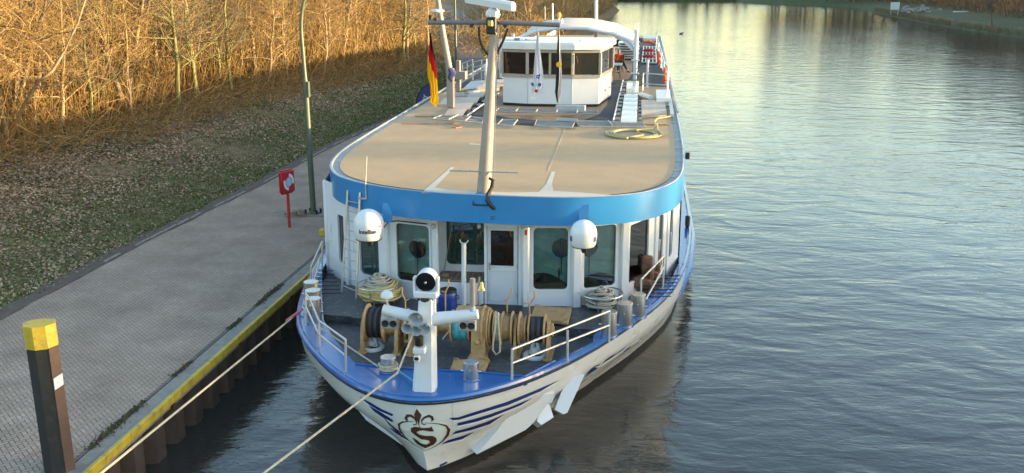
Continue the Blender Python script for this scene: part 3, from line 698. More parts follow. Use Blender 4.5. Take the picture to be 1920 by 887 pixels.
q = PZ(1860, 52, 0.9); put(6, q.x, q.y, .9, .62, 1.0, 'solitary small bare tree at the right bank waterline, right of the white blocks', 'solitary bank tree')
protos_end = None
del protos_end
def reeds(n, y0, y1, sh, sg, h0, h1, spread, name, label, m):
    rs = np.random.RandomState(n); Y = rs.uniform(y0, y1, n); X = np.array([sh(y) for y in Y])+sg*(.9+np.abs(rs.normal(0, spread, n))); Z = np.full(n, .1)
    P, _ = curve_paths(np.stack([X, Y, Z], 1), np.stack([rs.normal(0, .35, n), rs.normal(0, .35, n), np.ones(n)], 1), rs.uniform(h0, h1, n), 4, .12, rs, .03)
    v = Veg(); v.add(P, np.full((n, 4), .03)*np.linspace(1, .4, 4)[None], 3); tag(v.out(name, m, (0, 0, 0)), label, 'reeds', kind='stuff')
reeds(5000, 150, 300, shoreR, 1, .8, 1.7, 1.2, 'reeds', 'dry pale reeds fringing the waterline of the right bank', M['reed'])
rs = np.random.RandomState(77); n = 16000; Y = rs.uniform(150, 405, n); X = np.array([shoreR(y) for y in Y])+rs.uniform(13, 70, n)
P, _ = curve_paths(np.stack([X, Y, np.full(n, 1.2)+rs.uniform(0, 2.5, n)], 1), np.stack([rs.normal(0, .6, n), rs.normal(0, .6, n), np.ones(n)], 1), rs.uniform(1.5, 4.0, n), 4, .2, rs, .03)
v = Veg(); v.add(P, np.full((n, 4), .05)*np.linspace(1, .4, 4)[None], 3); tag(v.out('scrub', M['twigd'], (0, 0, 0)), 'dark leafless scrub under the trees behind the far right bank', 'scrub', kind='stuff')
rs = np.random.RandomState(78); n = 6000; X = rs.uniform(-90, 60, n); Y = 405+rs.uniform(0, 14, n)
P, _ = curve_paths(np.stack([X, Y, np.full(n, 1.0)], 1), np.stack([rs.normal(0, .6, n), rs.normal(0, .6, n), np.ones(n)], 1), rs.uniform(1.5, 4.0, n), 4, .2, rs, .03)
v = Veg(); v.add(P, np.full((n, 4), .07)*np.linspace(1, .4, 4)[None], 3); tag(v.out('scrub', M['twigd'], (0, 0, 0)), 'dark leafless scrub along the shore at the far bend of the river', 'scrub', kind='stuff')
V = []
def rock(c, s, seed, name='rock', label=None, group=None):
    bm = bmesh.new(); bmesh.ops.create_icosphere(bm, subdivisions=2, radius=1)
    for v in bm.verts:
        n_ = noise.noise(v.co*1.3+Vector((seed, 0, 0))); v.co = Vector((v.co.x*s*1.2, v.co.y*s, v.co.z*s*.8))*(1+.45*n_)
    me = bpy.data.meshes.new(name); bm.to_mesh(me); bm.free(); me.materials.append(M['stone']); return tag(link(name, me, c), label, 'rock', group)
for i in range(26):
    px = rnd.uniform(1696, 1762); py = rnd.uniform(17, 26); p = PZ(px, py, 1.3)
    rock(Vector((p.x, p.y, 1.3+rnd.uniform(0, 1.0))), rnd.uniform(.35, .75), i, 'rock', 'grey boulder in the rock heap on the right bank beside the white board', 'boulders heaped on the right bank')
for i in range(5):
    p = PZ(1791+i*6.3, 27, 1.2); g = MB(); g.box((p.x, p.y, 1.55), (.95, .7, .7), bev=.12)
    tag(g.build('white_block', M['plasticw']), 'low white block in the short row on the far right bank', 'block', 'row of white blocks on the right bank')
p = PZ(1677, 26, 1.2); t = thing('notice_board', (p.x, p.y, 1.2), 'white notice board on legs on the far right bank left of the boulders', 'sign')
g = MB(); g.box((p.x, p.y, 3.0), (2.0, .12, 1.7)); g.build('panel', M['plasticw'], t)
for s in (-1, 1):
    g = MB(); g.box((p.x+s*.8, p.y+.1, 1.7), (.12, .12, 1.6)); g.build('leg', M['galv'], t)
# ================================================================ SHIP
ZR = 4.9; ZD = 1.70; ZG = 1.95; ZS = 1.48
ship = thing('river_cruise_ship', (-4.2, 60, 0), 'long white and blue river cruise ship moored along the quay, bow towards the viewer', 'ship')
def V2(l, z): return [Vector((x, y, z)) for x, y in l]
gun = [(-9.95, 112), (-9.95, 40), (-9.9, 33), (-9.75, 30.2), (-9.5, 28.14), (-9.16, 26.04), (-8.59, 23.81), (-8.04, 22.48), (-7.1, 20.99), (-6.14, 19.85), (-5.39, 19.27), (-4.65, 19.03), (-3.99, 19.11), (-3.17, 19.55), (-2.15, 20.57), (-1.08, 22.27), (-.12, 24.27), (.71, 26.33), (1.27, 28.4), (1.62, 31.37), (1.82, 34.94), (1.85, 40), (1.85, 112)]
def smooth(l, it=2, keep=2):
    l = [Vector(p) for p in l]
    for _ in range(it):
        o = [l[0]]
        for i in range(len(l)-1):
            a, b = l[i], l[i+1]; o += [a*.75+b*.25, a*.25+b*.75]
        o.append(l[-1]); l = o
    return l
def resample(l, ts):
    l = [Vector(p) for p in l]; d = [0]
    for i in range(1, len(l)): d.append(d[-1]+(l[i]-l[i-1]).length)
    out = []
    for t in ts:
        s = t*d[-1]; i = 1
        while i < len(l)-1 and d[i] < s: i += 1
        k = (s-d[i-1])/max(1e-9, d[i]-d[i-1]); out.append(l[i-1]*(1-k)+l[i]*k)
    return out
G = smooth(gun, 2)
iL = min(range(len(G)), key=lambda i: (G[i]-Vector((-4.45, 19.0))).length)
GL = G[:iL+1]; GR = G[iL:]
wlR = [(-4.28, 19.38), (-3.9, 19.75), (-2.88, 21.19), (-1.43, 24.11), (-.87, 25.32), (-.22, 26.65), (.28, 27.93), (.92, 29.6), (1.35, 32), (1.6, 36), (1.68, 42), (1.68, 112)]
wlL = [(-9.78, 112), (-9.78, 42), (-9.75, 36), (-9.45, 32), (-9.05, 29.6), (-8.45, 27.93), (-7.95, 26.65), (-7.4, 25.32), (-6.9, 24.11), (-5.3, 21.19), (-4.6, 19.75), (-4.28, 19.38)]
tsR = [(k/60)**2.4 for k in range(61)]; tsL = [1-t for t in reversed(tsR)]
gR = resample(GR, tsR); gL = resample(GL, tsL); wR = resample(smooth(wlR, 1), tsR); wL = resample(smooth(wlL, 1), tsL)
top = gL+gR[1:]; bot = wL+wR[1:]
levels = [(1.84, 1.0), (1.45, .975), (1.15, .86), (.85, .63), (.6, .42), (.42, .28), (.22, .14), (.14, .09), (-.02, 0), (-1.0, -.15)]
hull = MB(); nH = len(top)
for z, wgt in levels:
    for a, b in zip(top, bot):
        p = b*(1-wgt)+a*wgt if wgt >= 0 else b
        hull.v.append((p.x, p.y+(0 if wgt >= 0 else .15), z))
for i in range(len(levels)-1):
    for k in range(nH-1):
        hull.f.append((i*nH+k, i*nH+k+1, (i+1)*nH+k+1, (i+1)*nH+k)); hull.mi.append(1 if i >= 7 else 0)
hb = BVHTree.FromPolygons([Vector(v) for v in hull.v], hull.f)
hull.build('hull', [M['hull'], M['black']], ship, smooth=True)
def inner(poly, d):
    """offset an open outline towards the ship's inside"""
    out = []
    for i, p in enumerate(poly):
        t = (poly[min(i+1, len(poly)-1)]-poly[max(i-1, 0)]).normalized(); out.append(p+Vector((-t.y, t.x))*d)
    return out
TOP = [p for p in top if p.y < 60]; TOP = [Vector((TOP[0].x, 112))]+TOP+[Vector((TOP[-1].x, 112))]
# rim
g = MB(); g.tube([(p.x, p.y, 1.90) for p in TOP], .075, 8); g.build('rub_rail', M['blue'], ship, smooth=True)
g = MB(); g.tube([(p.x*1.0, p.y, 1.80) for p in inner(TOP, -.012)], .022, 6); g.build('rail_underline', M['black'], ship, smooth=True)
# blue gunwale deck: outline from rim to traced inner edge
innL = [PZ(*a, ZG) for a in [(604, 505), (604, 530), (604, 565), (607, 600), (628, 637), (650, 663), (667, 683)]]
innB = [PZ(*a, ZG) for a in [(720, 689), (800, 694), (900, 699), (984, 707)]]
innR = [PZ(*a, ZG) for a in [(1040, 678), (1112, 641), (1113, 628), (1150, 603), (1180, 580), (1230, 545), (1262, 517)]]
inn = [Vector((p.x, p.y)) for p in innL+innB+innR]
outer = [p for p in TOP if p.y < 33]
def strip_fill(name, outer, inn, z, m, th=.03):
    """planar band between two outlines triangulated by CDT"""
    loop = [Vector((p.x, p.y)) for p in outer]+[Vector((p.x, p.y)) for p in reversed(inn)]
    n = len(loop); r = delaunay_2d_cdt(loop, [(i, (i+1) % n) for i in range(n)], [list(range(n))], 1, 1e-5)
    g = MB(); vs = [(v.x, v.y, z) for v in r[0]]; g.add(vs, [tuple(f) for f in r[2]]); return g
g = strip_fill('gunwale', inner(outer, .04), inn, ZG, M['blue']); 
for i in range(len(inn)-1):
    a, b = inn[i], inn[i+1]; g.add([(a.x, a.y, ZG), (b.x, b.y, ZG), (b.x, b.y, ZS-.02 if 6 <= i+1 <= 9 else 1.74), (a.x, a.y, ZS-.02 if 6 <= i <= 9 else 1.74)], [(0, 1, 2, 3)])
g.build('gunwale_deck', M['blue'], ship)
g = MB(); g.tube([(p.x, p.y, ZG+.01) for p in innL[-1:]+innB+innR[:1]], .03, 6); g.build('bow_lip', M['blue'], ship, smooth=True)
# aft gunwale strips, both sides
for s, xo, xi in ((-1, -9.9, -9.42), (1, 1.82, 1.28)):
    g = MB(); pts = [p for p in TOP if p.y > 27.5 and (p.x < -5 if s < 0 else p.x > -3)]
    pts = sorted(pts, key=lambda p: p.y)
    base = inn[0] if s < 0 else inn[-1]
    vs = []
    for p in pts:
        vs += [(p.x, p.y, ZG-.004), (xi if p.y > 31 else min(max(xi, -99), 99)*1.0 if p.y > 29.5 else (base.x+(xi-base.x)*max(0, (p.y-27.5)/2)), p.y, ZG-.004)]
    g.add(vs, [(2*k, 2*k+1, 2*k+3, 2*k+2) for k in range(len(pts)-1)]); g.build('side_deck', M['blue'], ship)
# foredeck surfaces
inD = [p for p in inn]
g = MB()
deckpoly = inner([p for p in TOP if p.y < 34], .12)
n = len(deckpoly); r = delaunay_2d_cdt(deckpoly, [(i, (i+1) % n) for i in range(n)], [list(range(n))], 1, 1e-5)
g.add([(v.x, v.y, ZS) for v in r[0]], [tuple(f) for f in r[2]]); g.build('winch_deck', M['deck'], ship)
YS = 24.45
lx = PZ(606, 590, ZD); rx = PZ(1128, 626, ZD)
up = [Vector((-8.5, YS+.2)), Vector((-7.35, YS+.1)), Vector((-7.35, YS)), Vector((-.85, YS-.1)), Vector((-.25, YS+.25)), Vector((.45, 27.2)), Vector((1.0, 29)), Vector((1.22, 31)), Vector((1.25, 33)), Vector((-9.4, 33)), Vector((-9.4, 30)), Vector((-9.05, 27.3))]
g = MB(); g.prism([(p.x, p.y) for p in up], ZS-.02, ZD); g.build('upper_deck', M['deck'], ship)
# grating steps each side
g = MB()
for i in range(7):
    a = PZ(572+i*4.2, 552-i*7.5, ZG); b = PZ(640-i*2.5, 551-i*7.0, ZG); a.z = b.z = ZG+.02
    g.tube([a, b], .014, 6)
g.build('deck_grating', M['black'], ship)
g = MB()
for i in range(7):
    a = PZ(1188+i*5, 557-i*6.6, ZG); b = PZ(1258+i*3.0, 557-i*6.6, ZG); a.z = b.z = ZG+.02
    g.tube([a, b], .014, 6)
g.build('deck_grating', M['black'], ship)
# right lower blue fender ledge
led = [PX(*a) if False else a for a in []]
pts = []
for (px, py) in [(1215, 636), (1240, 618), (1262, 592), (1276, 560), (1286, 528), (1292, 490), (1295, 450)]:
    p = PZ(px, py, .95); pts.append(p)
pts = [Vector((0.55, 27.9, .62))]+[Vector((.95, 29.0, .8)), Vector((1.35, 30.3, .95)), Vector((1.72, 32.3, 1.1)), Vector((1.98, 36, 1.2)), Vector((2.02, 60, 1.2)), Vector((2.02, 110, 1.2))]
g = MB(); g.tube(pts, [.04, .10, .13, .14, .14, .14, .14], 8); g.build('side_fender', M['blue'], ship, smooth=True)
# superstructure walls
foot = [PZ(*a, ZD) for a in [(617, 511), (655, 533), (724, 553), (818, 567)]]
footR = [PZ(*a, ZD) for a in [(985, 574), (1080, 574), (1168, 562), (1226, 532), (1248, 518)]]
pol = [Vector((-9.45, 112, ZD)), Vector((-9.45, 30.0, ZD))]+foot+footR+[Vector((1.28, 30.6, ZD)), Vector((1.32, 112, ZD))]
ZT = 4.55
def wallpanel(a, b, z0, z1, holes, th=.07, extra=0.0):
    """vertical wall from a to b (plan) with rectangular holes [(s0,s1,z0,z1)], s in metres along; returns MB"""
    a = Vector((a.x, a.y, 0)); b = Vector((b.x, b.y, 0)); d = (b-a); Ln = d.length; d.normalize(); nrm = Vector((d.y, -d.x, 0))
    g = MB(); xs = sorted(set([0, Ln]+[h[0] for h in holes]+[h[1] for h in holes])); zs = sorted(set([z0, z1]+[h[2] for h in holes]+[h[3] for h in holes]))
    for i in range(len(xs)-1):
        for j in range(len(zs)-1):
            cx_, cz_ = (xs[i]+xs[i+1])/2, (zs[j]+zs[j+1])/2
            if any(h[0] < cx_ < h[1] and h[2] < cz_ < h[3] for h in holes): continue
            q = [a+d*xs[i]+Vector((0, 0, zs[j])), a+d*xs[i+1]+Vector((0, 0, zs[j])), a+d*xs[i+1]+Vector((0, 0, zs[j+1])), a+d*xs[i]+Vector((0, 0, zs[j+1]))]
            g.add(q, [(0, 1, 2, 3)])
    for h in holes:
        for (s0, s1, y0, y1) in ((h[0], h[0], h[2], h[3]), (h[1], h[1], h[2], h[3]), (h[0], h[1], h[2], h[2]), (h[0], h[1], h[3], h[3])):
            q = [a+d*s0+Vector((0, 0, y0)), a+d*s1+Vector((0, 0, y0 if s0 != s1 else y1)), a+d*s1-nrm*th+Vector((0, 0, y0 if s0 != s1 else y1)), a+d*s0-nrm*th+Vector((0, 0, y0))]
            g.add(q, [(0, 1, 2, 3)])
    return g, a, d, nrm, Ln
def hitpanel(px, py, a, b):
    a = Vector((a.x, a.y, 0)); d = Vector((b.x-a.x, b.y-a.y, 0)).normalized(); n_ = Vector((d.y, -d.x, 0)); r = ray(px, py); t = (a-O).dot(n_)/r.dot(n_); p = O+r*t
    return (p-a).dot(d), p.z
def window(parent, a, d, nrm, h, gm, th=.06, rad=.12, frame=True):
    """rounded glass pane with a slim frame ring"""
    def P(s, z, o): return a+d*s+Vector((0, 0, z))-nrm*o
    s0, s1, z0, z1 = h
    if frame:
        g = MB(); w_ = .035
        for (u0, u1, v0, v1) in ((s0-.02, s0+w_, z0-.02, z1+.02), (s1-w_, s1+.02, z0-.02, z1+.02), (s0+w_, s1-w_, z0-.02, z0+w_), (s0+w_, s1-w_, z1-w_, z1+.02)):
            g.slab([P(u0, v0, -.015), P(u1, v0, -.015), P(u1, v1, -.015), P(u0, v1, -.015)], -nrm*.055)
        # rounded corners
        for (cs, cz, a0) in ((s0+w_+rad, z0+w_+rad, 180), (s1-w_-rad, z0+w_+rad, 270), (s1-w_-rad, z1-w_-rad, 0), (s0+w_+rad, z1-w_-rad, 90)):
            pts = [P(cs+rad*math.cos(R(a0+k*15)), cz+rad*math.sin(R(a0+k*15)), -.012) for k in range(7)]
            cor = P(cs+rad*1.0*(1 if a0 in (270, 0) else -1), cz+rad*(1 if a0 in (0, 90) else -1), -.012)
            g.slab(pts+[cor], -nrm*.05)
        f = g.build('window_frame', M['white'], parent)
    else: f = parent
    g = MB(); g.slab([P(s0, z0, .045), P(s1, z0, .045), P(s1, z1, .045), P(s0, z1, .045)], -nrm*.012); g.build('pane', gm, f)
M['reflteal'] = mat('teal_reflection_tone', (.38, .66, .72), .6, var=.25, scale=1.5); M['refldark'] = mat('dark_reflection_tone', (.02, .025, .028), .5)  # teal and dark tones standing in for reflections in the saloon glass
W = { # facade panels: list of (px corners left,top,right,bottom, glass)
 0: [(632, 398, 646, 494, 'gdark')],
 1: [(671, 400, 715, 519, 'ggreen')],
 2: [(740, 415, 806, 530, 'gteal')],
 4: [(998, 425, 1068, 545, 'gteal')],
 5: [(1094, 424, 1158, 540, 'gteal')],
 6: [(1179, 421, 1218, 524, 'gclear')],
 7: [(1232, 404, 1245, 504, 'ggreen')],
 8: [(1255, 392, 1263, 480, 'ggreen')],
}
fp = [foot[0], foot[1], foot[2], foot[3]]
panels = [(foot[0], foot[1]), (foot[1], foot[2]), (foot[2], foot[3]), None, (footR[0], footR[1]), (footR[1], footR[2]), (footR[2], footR[3]), (footR[3], footR[4]), (footR[4], Vector((1.28, 30.6, ZD)))]
allw = MB()
for i, pn in enumerate(panels):
    if pn is None: continue
    a, b = pn; holes = []; Ln = (Vector((b.x, b.y))-Vector((a.x, a.y))).length
    for (x0, y0, x1, y1, gm) in W.get(i, []):
        s0, z1 = hitpanel(x0, y0, a, b); s1, _ = hitpanel(x1, y0, a, b); _, z0 = hitpanel((x0+x1)/2, y1, a, b)
        s0 = max(.12, min(Ln-.4, s0)); s1 = min(Ln-.12, max(s0+.2, s1)); z1 = min(z1, 4.14); z0 = max(z0, 2.0); holes.append((s0, s1, z0, z1, gm))
    g, A, D, Nn, Ln = wallpanel(a, b, ZD-.3, ZT, [h[:4] for h in holes])
    w_ = g.build('facade_wall', M['white'], ship)
    for h in holes:
        window(w_, A, D, Nn, h[:4], M['gclear' if h[4] == 'gteal' else h[4]])
        if h[4] == 'gteal':
            def PP(s, z, o): return A+D*s+Vector((0, 0, z))-Nn*o
            s0, s1, z0, z1 = h[:4]; W_ = s1-s0; g = MB(); g.slab([PP(s0-.1, z0-.1, .19), PP(s1+.1, z0-.1, .19), PP(s1+.1, z1+.1, .19), PP(s0-.1, z1+.1, .19)], -Nn*.02); g.build('reflection_sheet', M['reflteal'], ship)  # teal sheet standing in for the bright reflection in the pane
            K = 10; ln = [PP(s0-.05, z0-.1, .11)]+[PP(s0-.05+(W_+.1)*k/K, z0+.12+(.34 if i == 4 else .28 if i == 5 else .10)*math.sin(math.pi*(k/K*.8+(.25 if i == 4 else .1 if i == 5 else .3))), .11) for k in range(K+1)]+[PP(s1+.05, z0-.1, .11)]
            g = MB(); g.slab(ln, -Nn*.04); g.build('reflection_shape', M['refldark'], ship)  # dark cut-out standing in for a dark reflection low in the pane
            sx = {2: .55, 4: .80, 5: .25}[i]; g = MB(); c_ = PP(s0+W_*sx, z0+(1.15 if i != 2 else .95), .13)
            g.lathe([(.012, -.75), (.012, -.28), (.05, -.25), (.06, 0), (.05, .26), (.02, .28)], c_, n=18); g.lathe([(.24, -.0), (.26, .012), (.24, .024)], c_, tuple(-Nn), 26); g.build('radome_reflection', M['refldark'], ship, smooth=True)  # dark disc imitating the radome mirrored in the glass
    # vertical column at the panel joint
for (p, wd) in ((foot[0], .10), (foot[1], .13), (foot[2], .20), (foot[3], .12), (footR[0], .13), (footR[1], .17), (footR[2], .17), (footR[3], .12), (footR[4], .10)):
    c = Vector((-4.1, 34, 0)); dr = (Vector((p.x, p.y, 0))-c).normalized()
    g = MB(); g.box((p.x+dr.x*.0, p.y+dr.y*.0, (ZD+ZT)/2-.02), (wd*1.6, wd*1.2, ZT-ZD+.05), rz=math.atan2(dr.y, dr.x)+math.pi/2, bev=.045); g.build('facade_pillar', M['white'], ship, smooth=True)
# long side walls with windows
for s, x in ((-1, -9.45), (1, 1.32)):
    a = Vector((x, 30.6 if s > 0 else 112, 0)); b = Vector((x, 112 if s > 0 else foot[0].y+.0, 0))
    if s < 0: b = Vector((-9.45, 30.0, 0))
    holes = [(1.0+i*2.4, 2.6+i*2.4, 2.5, 4.0) for i in range(33)]
    g, A, D, Nn, Ln = wallpanel(a, b, ZD-.3, ZT, holes); g.build('side_wall', M['white'], ship)
    g = MB(); g.slab([A+D*.5+Vector((0, 0, 2.3))-Nn*.05, A+D*81+Vector((0, 0, 2.3))-Nn*.05, A+D*81+Vector((0, 0, 4.1))-Nn*.05, A+D*.5+Vector((0, 0, 4.1))-Nn*.05], -Nn*.02); g.build('side_windows', M['gdark'], ship)
g, *_ = wallpanel(Vector((-9.45, 30.0, 0)), foot[0], ZD-.3, ZT, []); g.build('facade_wall', M['white'], ship)
# porch and door
fd = footR[0]; YD = 26.0
dl = PY(908, 500, YD).x; dr_ = PY(980, 500, YD).x
g, A, D, Nn, Ln = wallpanel(Vector((dl, YD, 0)), Vector((footR[0].x, footR[0].y, 0)), ZD-.02, ZT, [(.07, PY(972, 500, YD).x-dl, ZD+.02, PY(940, 425, YD).z)]); g.build('facade_wall', M['white'], ship)
z_dt = PY(940, 425, YD).z
g = MB(); x0 = dl+.08; x1 = PY(971, 500, YD).x-.01
wz0 = PY(940, 499, YD).z; wz1 = PY(940, 433, YD).z; wx0 = PY(920, 500, YD).x; wx1 = PY(963, 500, YD).x
def rectring(g, X0, X1, Z0, Z1, hx0, hx1, hz0, hz1, y, t):
    for (u0, u1, v0, v1) in ((X0, hx0, Z0, Z1), (hx1, X1, Z0, Z1), (hx0, hx1, Z0, hz0), (hx0, hx1, hz1, Z1)):
        g.slab([(u0, y, v0), (u1, y, v0), (u1, y, v1), (u0, y, v1)], (0, t, 0))
rectring(g, x0, x1, ZD+.03, z_dt, wx0, wx1, wz0, wz1, YD+.03, .05)
door = g.build('door', M['door'], ship)
g = MB(); g.slab([(wx0, YD+.05, wz0), (wx1, YD+.05, wz0), (wx1, YD+.05, wz1), (wx0, YD+.05, wz1)], (0, .012, 0)); g.build('pane', M['gbrown'], door)
g = MB(); g.tube([(x0+.07, YD, wz0-.03), (x0+.07, YD-.03, wz0-.03), (x0+.2, YD-.03, wz0-.03)], .014, 6); g.box((x0+.07, YD+.02, wz0-.02), (.04, .02, .22), bev=.004); g.build('handle', M['steel'], door)
g = MB(); rectring(g, x0+.06, x1-.06, ZD+.1, wz0-.12, x0+.09, x1-.09, ZD+.13, wz0-.15, YD+.012, .02); g.build('door_panel', M['door'], door)
g = MB()
for z in (ZD+.3, ZD+1.1, ZD+1.9): g.box((x1+.0, YD+.0, z), (.03, .03, .12), bev=.005)
g.build('hinge', M['galv'], door)
g = MB(); g.box(((x0+x1)/2, YD-.35, ZD+.012), (x1-x0+.3, .62, .03)); g.build('door_mat', M['black'], ship)
# recessed porch: back wall, bench
px0 = foot[3].x+.05; yb = 26.75
g, A, D, Nn, Ln = wallpanel(Vector((px0-.1, yb, 0)), Vector((dl, yb, 0)), ZD, ZT, [(.18, Ln_ if False else 1.35, 2.55, 4.12)]); pw = g.build('porch_wall', M['white'], ship)
window(pw, A, D, Nn, (.18, 1.35, 2.55, 4.12), M['ggreen'])
g = MB(); g.add([(dl, YD, ZD), (dl, yb, ZD), (dl, yb, ZT), (dl, YD, ZT)], [(0, 1, 2, 3)]); g.add([(px0-.1, foot[3].y, ZD), (px0-.1, yb, ZD), (px0-.1, yb, ZT), (px0-.1, foot[3].y, ZT)], [(0, 1, 2, 3)]); g.build('porch_cheek', M['white'], ship)
bz = PY(870, 520, 26.2).z
g = MB(); g.box(((px0+dl)/2-.05, 26.33, bz/2+ZD/2-.04), (dl-px0+.05, .78, bz-ZD-.06), bev=.01); g.build('bench_base', M['white'], ship)
g = MB()
for k in range(9): g.box((px0-.02+(k+.5)*(dl-px0)/9, 26.32, bz-.01), ((dl-px0)/9-.012, .84, .035), bev=.004)
g.build('bench_slats', M['wood'], ship)
# roof, fascia
roofpx = [(-9.72, 95.5), (-9.72, 40), (-9.70, 35.98), (-9.63, 31.66), (-9.31, 29.28), (-8.83, 27.89), (-8.23, 26.94), (-7.06, 25.98), (-5.47, 25.36), (-4.04, 25.21), (-2.65, 25.13), (-1.3, 25.24), (.05, 25.86), (.75, 26.84), (1.19, 28.14), (1.38, 30.2), (1.5, 35.29), (1.5, 45.91), (1.6, 95.5)]
RO = smooth(roofpx, 2)
def cdt(loop, z, g=None, mats=None):
    n = len(loop); r = delaunay_2d_cdt([Vector((p.x, p.y)) for p in loop], [(i, (i+1) % n) for i in range(n)], [list(range(n))], 1, 1e-5)
    g = g or MB(); g.add([(v.x, v.y, z) for v in r[0]], [tuple(f) for f in r[2]]); return g
g = cdt(RO, ZR-.03); g.build('roof_edge', M['gutter'], ship)
RI = inner(RO, .30); RI[0].y = RI[-1].y = 95.2
g = cdt(RI, ZR-.012); g.build('roof_deck', M['roofdeck'], ship)
g = MB()
for i in range(len(RO)-1):
    a, b = RO[i], RO[i+1]; zb0 = 4.16 if a.y < 60 else 4.16
    g.add([(a.x, a.y, 4.17), (b.x, b.y, 4.17), (b.x, b.y, ZR+.01), (a.x, a.y, ZR+.01)], [(0, 1, 2, 3)])
bi_ = inner(RO, .05)
for i in range(len(RO)-1):
    a, b, c_, d_ = RO[i], RO[i+1], bi_[i+1], bi_[i]
    g.add([(a.x, a.y, ZR+.01), (b.x, b.y, ZR+.01), (c_.x, c_.y, ZR+.01), (d_.x, d_.y, ZR+.01)], [(0, 1, 2, 3)])
g.build('roof_fascia', M['fascia'], ship, smooth=True)
g = MB(); g.tube([(p.x, p.y, ZR+.0) for p in inner(RO, .06)], .028, 6); g.build('edge_tube', M['galv'], ship, smooth=True)
g = cdt(RO, 4.2); g.build('soffit', M['white'], ship)
# pale filler streaks on the roof coating
g = MB(); 
def flatpoly(g, pts, z): 
    P = [PZ(*a, z) for a in pts]; cdt(P, z, g)
flatpoly(g, [(790, 362), (803, 350), (846, 313), (852, 314), (815, 352), (840, 356), (900, 359), (960, 361), (1010, 360), (1024, 345), (1034, 322), (1041, 322), (1035, 345), (1038, 358), (1090, 361), (1150, 366), (1090, 369.5), (960, 369), (840, 363.5)], ZR-.008)
g.build('filler_streaks', M['roofpale'], ship); g = MB(); flatpoly(g, [(880, 268), (901, 270), (901, 272), (880, 271)], ZR-.008)
g.build('filler_streaks', M['roofpale'], ship)
g = MB(); a = PZ(1060, 240, ZR-.006); b = PZ(1028, 320, ZR-.006); g.tube([a, b], .0035, 4); g.build('seam_line', M['roofpale'], ship)
# corner gutter dividers, right edge
g = MB()
for py in (225, 245, 262, 280, 300, 318, 333):
    o = min(RO, key=lambda q: abs(q.y-PZ(1283, py, ZR).y)+(0 if q.x > -3 else 99)); g.box((o.x-.17, o.y, ZR+.0), (.26, .03, .02))
g.build('gutter_divider', M['roofpale'], ship)
# brackets under the fascia
def on_fascia(px, py, d=.0):
    best = None
    for i in range(len(RO)-1):
        a, b = RO[i], RO[i+1]; n_ = Vector((b.y-a.y, -(b.x-a.x), 0)); 
        if n_.length < 1e-6: continue
        n_.normalize(); r = ray(px, py); den = r.dot(n_)
        if abs(den) < 1e-6: continue
        t = (Vector((a.x, a.y, 0))-O).dot(n_)/den; p = O+r*t; s = (Vector((p.x, p.y))-a).dot((b-a))/((b-a).length**2)
        if -.01 <= s <= 1.01 and t > 0 and (best is None or t < best[0]): best = (t, p, n_)
    p, n_ = best[1], best[2]
    if n_.y > 0: n_ = -n_
    return p+n_*d, n_
def radome(px, py, rpx, text, label, brk):
    p, n_ = on_fascia(brk[0], brk[1]); c = PY(px, py, p.y-.75); r = rpx/FPX*(c-O).length*1.0
    part = sub('radome', ship, (c.x, c.y, c.z-r))
    prof = [(r*.55, -r*.98), (r*.80, -r*.95), (r*.93, -r*.75), (r*.98, -r*.3)]+[(r*1.0*math.cos(R(a)), r*1.04*math.sin(R(a))) for a in range(0, 90, 9)]+[(.004, r*1.04)]
    g = MB(); g.lathe(prof, c, n=36); g.build('dome', M['plasticw'], part, smooth=True)
    g = MB(); g.lathe([(r*.5, -r*1.02), (r*.82, -r*.99), (r*.86, -r*.93)], c, n=30); g.lathe([(.05, -r*1.35), (.05, -r*1.0)], c); g.box((c.x+.03, c.y, c.z-r*1.2), (.12, .1, .18)); g.build('dome_base', M['black'], part, smooth=True)
    g = MB(); q = Vector((c.x, c.y, c.z-r*1.02)); w_ = p+Vector((0, 0, 0)); g.tube([q+Vector((0, .05, -.02)), Vector((q.x, q.y+.35, q.z-.05)), Vector((w_.x, w_.y+.02, 4.25))], .03, 8); g.build('bracket_arm', M['fascia'], part, smooth=True)
    g = MB(); P0 = w_+Vector((0, 0, .28)); g.slab([P0+Vector((-.13, 0, 0)), P0+Vector((.13, 0, 0)), P0+Vector((.13, -.12, -.5)), P0+Vector((-.13, -.12, -.5))], (0, .06, 0)); g.build('bracket_plate', M['fascia'], part)
    return part, c, r
def text_faces(s, size, bold=0.0, font=None):
    cu = bpy.data.curves.new('lettering', 'FONT'); cu.body = s; cu.size = size; cu.align_x = 'CENTER'; cu.align_y = 'CENTER'; cu.offset = bold; cu.resolution_u = 3
    o = bpy.data.objects.new('lettering', cu); C.objects.link(o); dg = bpy.context.evaluated_depsgraph_get(); me = bpy.data.meshes.new_from_object(o.evaluated_get(dg)); bpy.data.objects.remove(o)
    return [v.co.copy() for v in me.vertices], [tuple(p.vertices) for p in me.polygons]
def dome_text(part, c, r, s, size, az, z, m, name):
    vs, fs = text_faces(s, size, .004); out = []
    for v in vs:
        a = az+v.x/r; zz = z+v.y; rr = r*.985 if zz < -.05*r else r*math.sqrt(max(.01, 1-(zz/(r*1.04))**2)); rr += .006
        out.append(Vector((c.x+rr*math.sin(a), c.y-rr*math.cos(a), c.z+zz)))
    g = MB(); g.add(out, fs); g.build(name, m, part)
part, c, r = radome(691, 421, 28.5, '', '', (727, 400)); vis = -math.atan2(c.x, c.y)
M['redink'] = mat('red_lettering', (.6, .03, .02), .5); M['darkink'] = mat('dark_lettering', (.015, .015, .02), .5); M['violet'] = mat('violet_sticker', (.08, .05, .25), .5)
dome_text(part, c, r, 'Intellian', .155, R(13.5)-R(8)+.10+.45*0, -.11, M['darkink'], 'lettering')
dome_text(part, c, r, 'Sea', .085, R(60), .02, M['redink'], 'lettering')
